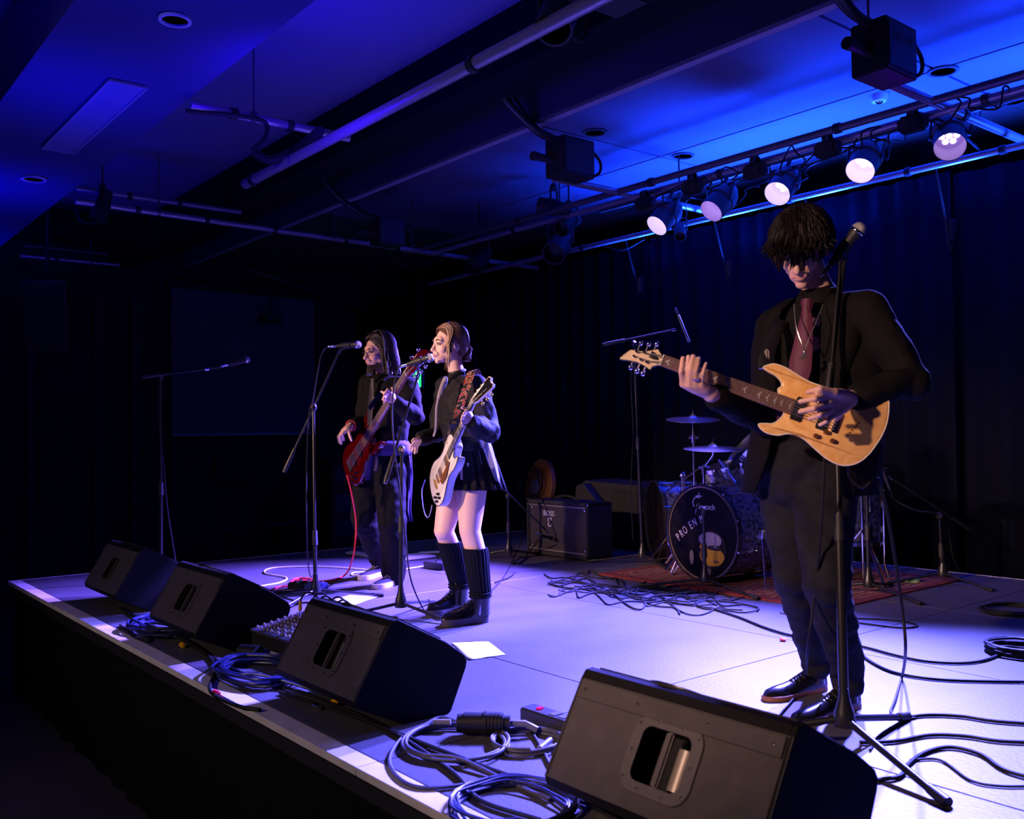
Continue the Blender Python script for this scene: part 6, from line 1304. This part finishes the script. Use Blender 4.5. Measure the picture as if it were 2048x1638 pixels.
# socks and boots
SOCK = mat('navy_ribbed_sock', (0.005, 0.006, 0.010), 0.95, spec=0.1)
for kn_, cf_, an_, t0 in ((knRb, cfR, anRb, .22), (knLb, cfL, anLb, .30)):
    K = [(kn_.lerp(cf_, t0*2.6), .069), (cf_, .068), (cf_.lerp(an_, .5), .063), (an_+V((0, 0, .02)), .058), (an_, .060), (an_-V((0, 0, .025)), .054)]; rows = []
    for i in range(26):
        u = i/25*(len(K)-1); k = min(int(u), len(K)-2); t = u-k; p = K[k][0].lerp(K[k+1][0], t); r_ = K[k][1]*(1-t)+K[k+1][1]*t+(.004*math.sin(i*1.5) if i > 15 else 0)
        rows.append([p+V((math.cos(a), math.sin(a), 0))*(r_+.0018*math.cos(a*22)) for a in [2*PI*j/88 for j in range(88)]])
    m = MB(); m.loft(rows); m.build('sock', SOCK, pb_)
BOOT = mat('patent_boot', (0.008, 0.008, 0.009), 0.12, coat=0.8); BSOLE = mat('boot_sole', (0.05, 0.04, 0.05), 0.5)
shoe(pb_, sRh, sRt, .13, BOOT, BSOLE, L=.27, w=.050, laces=LACE, soleth=.038, name='boot', shaft=1.5); shoe(pb_, sLh, sLt, .13, BOOT, BSOLE, L=.27, w=.050, laces=LACE, soleth=.038, name='boot', shaft=1.5)
# white single-cutaway guitar
WG = mat('white_gloss', (0.80, 0.78, 0.76), 0.2, coat=0.7)
lp = [(0, 0), (.008, .07), (.04, .135), (.095, .165), (.15, .160), (.20, .132), (.25, .112), (.30, .112), (.35, .128), (.40, .128), (.435, .10), (.445, .06), (.445, .03), (.44, -.02), (.405, -.035), (.385, -.055), (.395, -.080), (.425, -.095), (.428, -.110), (.40, -.126), (.35, -.128), (.30, -.113), (.25, -.112), (.20, -.132), (.15, -.160), (.095, -.165), (.04, -.135), (.008, -.07)]
lph = [(0, -.022), (.03, -.036), (.07, -.040), (.13, -.046), (.165, -.050), (.178, -.030), (.165, -.008), (.170, 0), (.165, .008), (.178, .030), (.165, .050), (.13, .046), (.07, .040), (.03, .036), (0, .022)]
nB = fwd(66)*1.0+V((0, 0, .12)); nutB, endB = B(946, 803, 4.80), B(863, 991, 5.16)
gB, FB = guitar(nutB, endB, nB, .775, lp, dict(name='electric_guitar', label='white single-cutaway electric guitar held by the singing woman', mat=WG, binding=mat('dark_binding', (0.03, 0.02, 0.015), 0.4), joint=.42, fw=(.0215, .028), fe=.335, bridge=.145, frets=22, inlay='b', neck=WG, head=lph, headmat=WG, headface=mat('black_lacquer', (.01, .01, .01), .2), headbind=CREAM, tilt=20, pegs=[(.045, -.024, -1), (.085, -.026, -1), (.125, -.028, -1), (.125, .028, 1), (.085, .026, 1), (.045, .024, 1)], order=[0, 1, 2, 3, 4, 5], hw=GOLD, pickups=[(.30, .040, GOLD), (.195, .040, GOLD)], pw=.072, stop=True, knobs=[(.10, -.09), (.055, -.075), (.10, -.125), (.06, -.115)], knobmat=BPK, buttons=[(.43, .10, 1, 0), (0, 0, -1, 0)], round=.008, th=.055, board=mat('ebony_board', (.02, .014, .012), .35)))
MB().prism([(.17, -.045), (.33, -.040), (.335, -.052), (.25, -.095), (.18, -.085)], .006, .010, FB).build('pickguard', mat('brown_guard', (0.20, 0.07, 0.02), 0.25, coat=.5), gB, False)
MB().lathe([(.0001, .02), (.003, .02), (.004, 0)], FB @ Matrix.Translation((.37, .085, 0)), 8).build('selector_switch', CREAM, gB)
# floral strap
st = bpy.data.materials.new('floral_strap'); st.use_nodes = True; nt = st.node_tree; bs = nt.nodes['Principled BSDF']; bs.inputs['Roughness'].default_value = 0.9
tc = nt.nodes.new('ShaderNodeTexCoord'); vo = nt.nodes.new('ShaderNodeTexVoronoi'); vo.inputs['Scale'].default_value = 70; cr = nt.nodes.new('ShaderNodeValToRGB'); cr.color_ramp.interpolation = 'CONSTANT'
cr.color_ramp.elements[0].color = (0.4, 0.012, 0.015, 1); cr.color_ramp.elements[1].position = .50; cr.color_ramp.elements[1].color = (0.015, 0.012, 0.015, 1); e_ = cr.color_ramp.elements.new(.40); e_.color = (0.55, 0.40, 0.22, 1)
nt.links.new(tc.outputs['Object'], vo.inputs['Vector']); nt.links.new(vo.outputs['Distance'], cr.inputs['Fac']); nt.links.new(cr.outputs['Color'], bs.inputs['Base Color'])
e = empty('guitar_strap', B(926, 790, 5.0), 'red floral strap of the white guitar over the woman\'s shoulder', 'strap')
pts = smoothpath([B(950, 800, 5.36), B(955, 765, 5.26), B(952, 744, 5.12), B(944, 742, 5.02), B(936, 765, 4.97), B(926, 795, 4.94), B(917, 822, 4.94), B(911, 838, 4.95)], 6); mb = MB(); rows = []
wdir_ = (CR*.9+V((0, 0, .28))).normalized()
for p in pts: rows.append([p-wdir_*.025, p-wdir_*.025+CT*.004, p+wdir_*.025+CT*.004, p+wdir_*.025])
mb.loft(rows); mb.build('webbing', st, e, False)
q = B(908, 846, 4.95); mb = MB(); rows = [[p-wdir_*w_, p-wdir_*w_+CT*.006, p+wdir_*w_+CT*.006, p+wdir_*w_] for p, w_ in ((B(912, 835, 4.945), .029), (q, .031), (B(902, 862, 5.0), .018), (B(898, 868, 5.03), .010))]; mb.loft(rows); mb.build('leather_end', mat('black_leather', (0.012, .012, .014), .4), e, False)
MB().prism([(-.012, .008), (0, .004), (.012, .008), (.008, -.008), (0, -.004), (-.008, -.008)], 0, .003, frm(B(908, 845, 4.93), CR, (0, 0, 1), CT)).build('gold_emblem', GOLD, e, False)

# ---------------------------------------------------------------- 3: bassist
def C_(px, py, d=6.42): return D(px, py, d)
hcC = C_(757, 703, 6.42); HC = headM(hcC, 50, 6, 0, 1.0)
nkC = C_(768, 748, 6.45); mb = MB(); head_mesh(mb, HC, 1.0, 1.1)
mb.capsule([HC @ V((0, -.02, -.05)), nkC, nkC+V((0, 0, -.06))], [.052, .054, .055])
sR, sL = C_(737, 768, 6.60), C_(817, 772, 6.30); plC = C_(762, 915, 6.46)
mb.capsule([nkC+V((0, 0, -.13)), C_(775, 800, 6.46), C_(772, 860, 6.46), plC], [.10, .135, .13, .13]); mb.capsule([sR, nkC+V((0, 0, -.10)), sL], [.05, .055, .05])
eR, wR_ = C_(727, 845, 6.50), C_(702, 851, 6.30); eL, wL_ = C_(829, 832, 6.20), C_(786, 800, 6.02)
mb.capsule([sR, eR, wR_], [.050, .042, .027]); mb.capsule([sL, eL, wL_], [.052, .042, .028])
hR_, hL_ = C_(738, 935, 6.52), C_(780, 935, 6.42)
sRh, sRt = G(763, 1150), G(730, 1159); sLh, sLt = G(797, 1166), G(743, 1181)
aR_ = sRh.lerp(sRt, .15)+V((0, 0, .12)); aL_ = sLh.lerp(sLt, .15)+V((0, 0, .12)); kR_, kL_ = C_(728, 1035, 6.45), C_(784, 1045, 6.32)
mb.capsule([hR_, kR_, aR_, aR_-V((0, 0, .06))], [.085, .055, .038, .035]); mb.capsule([hL_, kL_, aL_, aL_-V((0, 0, .06))], [.085, .055, .038, .035])
d_ = 6.12
hand(mb, wR_, [[C_(692, 858, d_), C_(685, 868, d_-.02), C_(688, 880, d_)], [C_(688, 860, d_), C_(679, 872, d_-.02), C_(683, 887, d_)], [C_(685, 862, d_+.02), C_(676, 874, d_), C_(679, 886, d_+.01)], [C_(686, 866, d_+.04), C_(679, 878, d_+.03), C_(682, 888, d_+.03)], [C_(697, 858, d_-.01), C_(699, 870, d_-.05), C_(703, 881, d_-.06)]], .0100, .020, .030)
d_ = 6.0
hand(mb, wL_, [[C_(781, 786, d_), C_(775, 779, d_-.03), C_(772, 783, d_-.04)], [C_(778, 790, d_), C_(769, 787, d_-.04), C_(763, 783, d_-.03)], [C_(776, 795, d_), C_(768, 794, d_-.04), C_(765, 799, d_-.03)], [C_(777, 801, d_), C_(770, 801, d_-.03), C_(768, 806, d_-.02)], [C_(786, 788, d_+.04), C_(788, 781, d_+.04), C_(784, 776, d_+.03)]], .0100, .019, .030)
pc, bc = body('bearded person with long hair and glasses in black playing the red bass', V((plC.x, plC.y, 0)), mb, SKIN, .005)
DB = mat('dark_brown_hair', (0.022, 0.010, 0.007), 0.55); face_parts(HC, bc, DB)
# beard and moustache
mb = MB(); random.seed(8)
for k in range(260):
    a = random.uniform(-1, 1); x = a*.052; z = -.072-.030*random.random()-.012*(1-abs(a)); y = .082-.055*abs(a)**1.6+.010*(1-abs(a))
    if abs(x) < .016 and z > -.082: continue
    p = V((x, y, z)); mb.tube([p, p+V((x*.10, .006, -.012)), p+V((x*.05, .008, -.024-.008*random.random()))], [.0028, .0022, .0006], 5, True, HC)
for k in range(40):
    x = random.uniform(-.025, .025); p = V((x, .101-abs(x)*.28, -.053)); mb.tube([p, p+V((x*.2, .001, -.007))], [.0018, .0008], 5, True, HC)
mb.build('beard', DB, pc)['kind'] = 'stuff'
cap = MB(); cap.ell((0, -.024, .042), (.084, .098, .090), HC, 20, 14); cap.ell((0, -.065, -.02), (.076, .055, .10), HC, 16, 10); cap.build('hair', DB, pc)
hair_strands(HC, [a for a in range(75, 286, 4)]*2, 6, 98, lambda p: .17, .006, 'long_hair', DB, pc, 2, (.088, .108, .104), (0, -.014, .034), .030, (.0095, .008, .003), 0, 1.03, -.01, .5)
curtain_hair(HC, 'side_hair', DB, pc, 14, 30, 0, 44, lambda v: ((.083, .012+.012*v, -.010), (.080, .000+.022*v, -.125-.02*v)), .0080, 1.06, .008)
# glasses
mb = MB()
for s_ in (-1, 1): mb.tube([HC @ V((s_*.033+.025*math.cos(a), .101-.25*abs(s_*.033+.025*math.cos(a))+.008, -.004+.017*math.sin(a))) for a in [2*PI*k/16 for k in range(17)]], .0016, 6); mb.tube([HC @ V((s_*.057, .094, .004)), HC @ V((s_*.078, .06, .004)), HC @ V((s_*.080, .0, .0))], .0018, 6)
mb.tube([HC @ V((-.009, .106, .0)), HC @ V((.009, .106, .0))], .0016, 6); mb.build('glasses', mat('glasses_frame', (.01, .01, .01), .3), pc)
# clothes
yc = 50; CSH = mat('black_cotton_shirt', (0.006, 0.0055, 0.005), 0.85, spec=0.15)
mb = MB(); mb.loft([torso_ring(C_(768, 757, 6.46), yc, .09, .075)[:-1], torso_ring(C_(772, 770, 6.46), yc, .19, .105)[:-1], torso_ring(C_(775, 800, 6.46), yc, .215, .135)[:-1], torso_ring(C_(772, 850, 6.46), yc, .20, .135)[:-1], torso_ring(C_(766, 893, 6.46), yc, .195, .14)[:-1]])
mb.capsule([nkC+V((0, 0, -.03)), nkC+V((0, 0, -.07))], [.062, .095]); mb.capsule([sR, nkC+V((0, 0, -.082)), sL], [.062, .08, .062])
mb.capsule([sR, eR, wR_.lerp(eR, .12)], [.075, .066, .045], 16); mb.capsule([sL, sL.lerp(eL, .5), eL+CR*.01, eL.lerp(wL_, .5), wL_.lerp(eL, .12)], [.070, .068, .066, .056, .043], 16)
fuse('shirt', mb, CSH, pc, .007, 3, .014, 9)
mb = MB()
for s_ in (-1, 1): mb.tube([nkC+side(yc)*s_*.060+fwd(yc)*(-.01)+V((0, 0, .005)), nkC+side(yc)*s_*.050+fwd(yc)*.05+V((0, 0, -.01)), nkC+side(yc)*s_*.035+fwd(yc)*.095+V((0, 0, -.06))], [.013, .017, .006], 8, flat=.5)
mb.build('shirt_collar', CSH, pc)
PUR = mat('purple_satin_tie', (0.010, 0.006, 0.022), 0.6); rows = []
for px, py, hw_ in [(744, 757, 6), (744, 764, 5), (743, 780, 8), (741, 805, 10), (739, 830, 11), (738, 850, 10)]:
    c_ = C_(px, py, 6.30); rows.append([c_-side(yc)*hw_/294, c_+fwd(yc)*.010, c_+side(yc)*hw_/294, c_-fwd(yc)*.01])
mb = MB(); mb.loft(rows); mb.build('tie', PUR, pc)
TR = mat('black_trousers', (0.006, 0.006, 0.0055), 0.85, spec=0.15)
mb = MB(); mb.capsule([plC+V((0, 0, .02)), plC-V((0, 0, .03))], [.155, .155], 20)
mb.capsule([hR_, hR_.lerp(kR_, .5), kR_, kR_.lerp(aR_, .5), aR_+V((0, 0, -.02))], [.118, .105, .092, .082, .062], 18); mb.capsule([hL_, hL_.lerp(kL_, .5), kL_, kL_.lerp(aL_, .5), aL_-V((0, 0, .05))], [.120, .105, .096, .090, .082], 18)
fuse('trousers', mb, TR, pc, .008, 3, .012, 7, wdir=(8, 8, 12))
# purple jacket tied round the waist: band, knot, tails, hanging body at the hip
PJ = mat('purple_jacket_cloth', (0.035, 0.02, 0.085), 0.85)
jw = None
rows = [torso_ring(C_(766, y_, 6.46), yc, a, b, 64, 0, 360, 2.2) for y_, a, b in ((882, .200, .150), (890, .212, .160), (900, .214, .162), (910, .205, .155))]
jw = cloth_shell(rows, 'tied_jacket', PJ, pc, .012, .022, 22)
for pts, w_ in (([C_(746, 900, 6.28), C_(742, 920, 6.25), C_(735, 948, 6.24), C_(736, 960, 6.24)], .030), ([C_(750, 900, 6.28), C_(752, 925, 6.25), C_(750, 942, 6.24)], .024), ([C_(715, 900, 6.4), C_(706, 930, 6.42), C_(702, 958, 6.42), C_(712, 958, 6.40)], .030)):
    mb = MB(); mb.tube(smoothpath(pts, 5), w_, 10, flat=.45); mb.build('jacket_sleeve_end', PJ, jw)
rows = []
for k, (xa, xb, y_) in enumerate([(798, 822, 892), (802, 824, 920), (805, 826, 955), (806, 824, 990), (806, 822, 1020), (808, 826, 1043)]):
    rows.append([C_(xa+(xb-xa)*t/8, y_, 6.42+.03*math.sin(t*1.9+k*.3)) for t in range(9)])
mb = MB(); mb.loft(rows, closed=False); o = mb.build('jacket_back_hanging', PJ, jw, True, angle=80); s = o.modifiers.new('s', 'SOLIDIFY'); s.thickness = .012
CAN = mat('black_canvas', (0.015, 0.012, 0.018), 0.85); WS = mat('white_rubber_sole', (0.72, 0.62, 0.55), 0.6)
shoe(pc, sRh, sRt, .075, CAN, WS, L=.28, w=.050, soleth=.034, name='canvas_shoe', laces=mat('white_lace', (.6, .55, .5), .6)); o = shoe(pc, sLh, sLt, .075, CAN, WS, L=.29, w=.050, soleth=.034, name='canvas_shoe', laces=MATS['white_lace'])
MB()._ring(.030, .034, -.012, .012, frame(wR_.lerp(eR, .05), eR-wR_), 20); m = MB(); m._ring(.032, .037, -.012, .012, frame(wR_.lerp(eR, .02), eR-wR_), 20); m.build('red_wristband', mat('red_band', (0.7, 0.03, 0.04), 0.5), pc)
# red bass
RB_ = mat('transparent_red_gloss', (0.07, 0.001, 0.002), 0.10, coat=0.9)
bo_ = [(0, 0), (.008, .07), (.05, .135), (.12, .155), (.19, .130), (.25, .108), (.32, .118), (.40, .145), (.48, .160), (.52, .158), (.53, .142), (.50, .128), (.45, .105), (.415, .07), (.405, .035), (.40, -.035), (.39, -.065), (.405, -.095), (.445, -.115), (.455, -.135), (.42, -.148), (.35, -.135), (.28, -.112), (.22, -.115), (.16, -.145), (.10, -.165), (.045, -.14), (.008, -.07)]
bh = [(0, -.024), (.02, -.040), (.06, -.046), (.13, -.050), (.20, -.058), (.225, -.040), (.215, -.005), (.19, .020), (.15, .040), (.08, .046), (.03, .040), (0, .024)]
nC = fwd(50)*1.0+V((0, 0, .10))
gC, FC = guitar(C_(812, 748, 6.0), C_(690, 950, 6.46), nC, .93, bo_, dict(name='bass_guitar', bass=True, label='transparent red bass guitar held by the bearded person', mat=RB_, joint=.40, fw=(.023, .034), fe=.30, bridge=.085, frets=24, neck=mat('red_brown_neck', (0.22, 0.05, 0.03), 0.35, coat=.4), head=bh, headmat=RB_, tilt=8, pegs=[(.04, -.026, -1), (.09, -.03, -1), (.14, -.034, -1), (.15, .022, 1), (.08, .028, 1)], order=[0, 1, 2, 3, 4], hw=CHROME, pickups=[(.24, .035, BPK), (.145, .035, BPK)], pw=.10, knobs=[(.08, -.09), (.05, -.11), (.12, -.095), (.10, -.125)], knobmat=BPK, buttons=[(.525, .15, 1, 0)], round=.012, th=.042, bw=.036, sr=.0020))
tag(MB().tube(smoothpath([C_(738, 818, 6.2), C_(748, 804, 6.24), C_(760, 790, 6.28), C_(785, 768, 6.34), C_(800, 758, 6.42), C_(812, 770, 6.60)], 6), .018, 8, flat=.15).build('bass_strap', mat('black_leather', (0.012, .012, .014), .4)), 'black strap of the red bass across the bearded person\'s chest', 'strap')
tag(MB().tube(smoothpath([A(1531, 736, 3.12), A(1535, 705, 3.14), A(1550, 665, 3.19), A(1562, 640, 3.26)], 6), .024, 8, flat=.15, up=CR).build('suit_guitar_strap', mat('black_leather', (0.012, .012, .014), .4)), 'black strap of the amber guitar on the suit shoulder', 'strap')
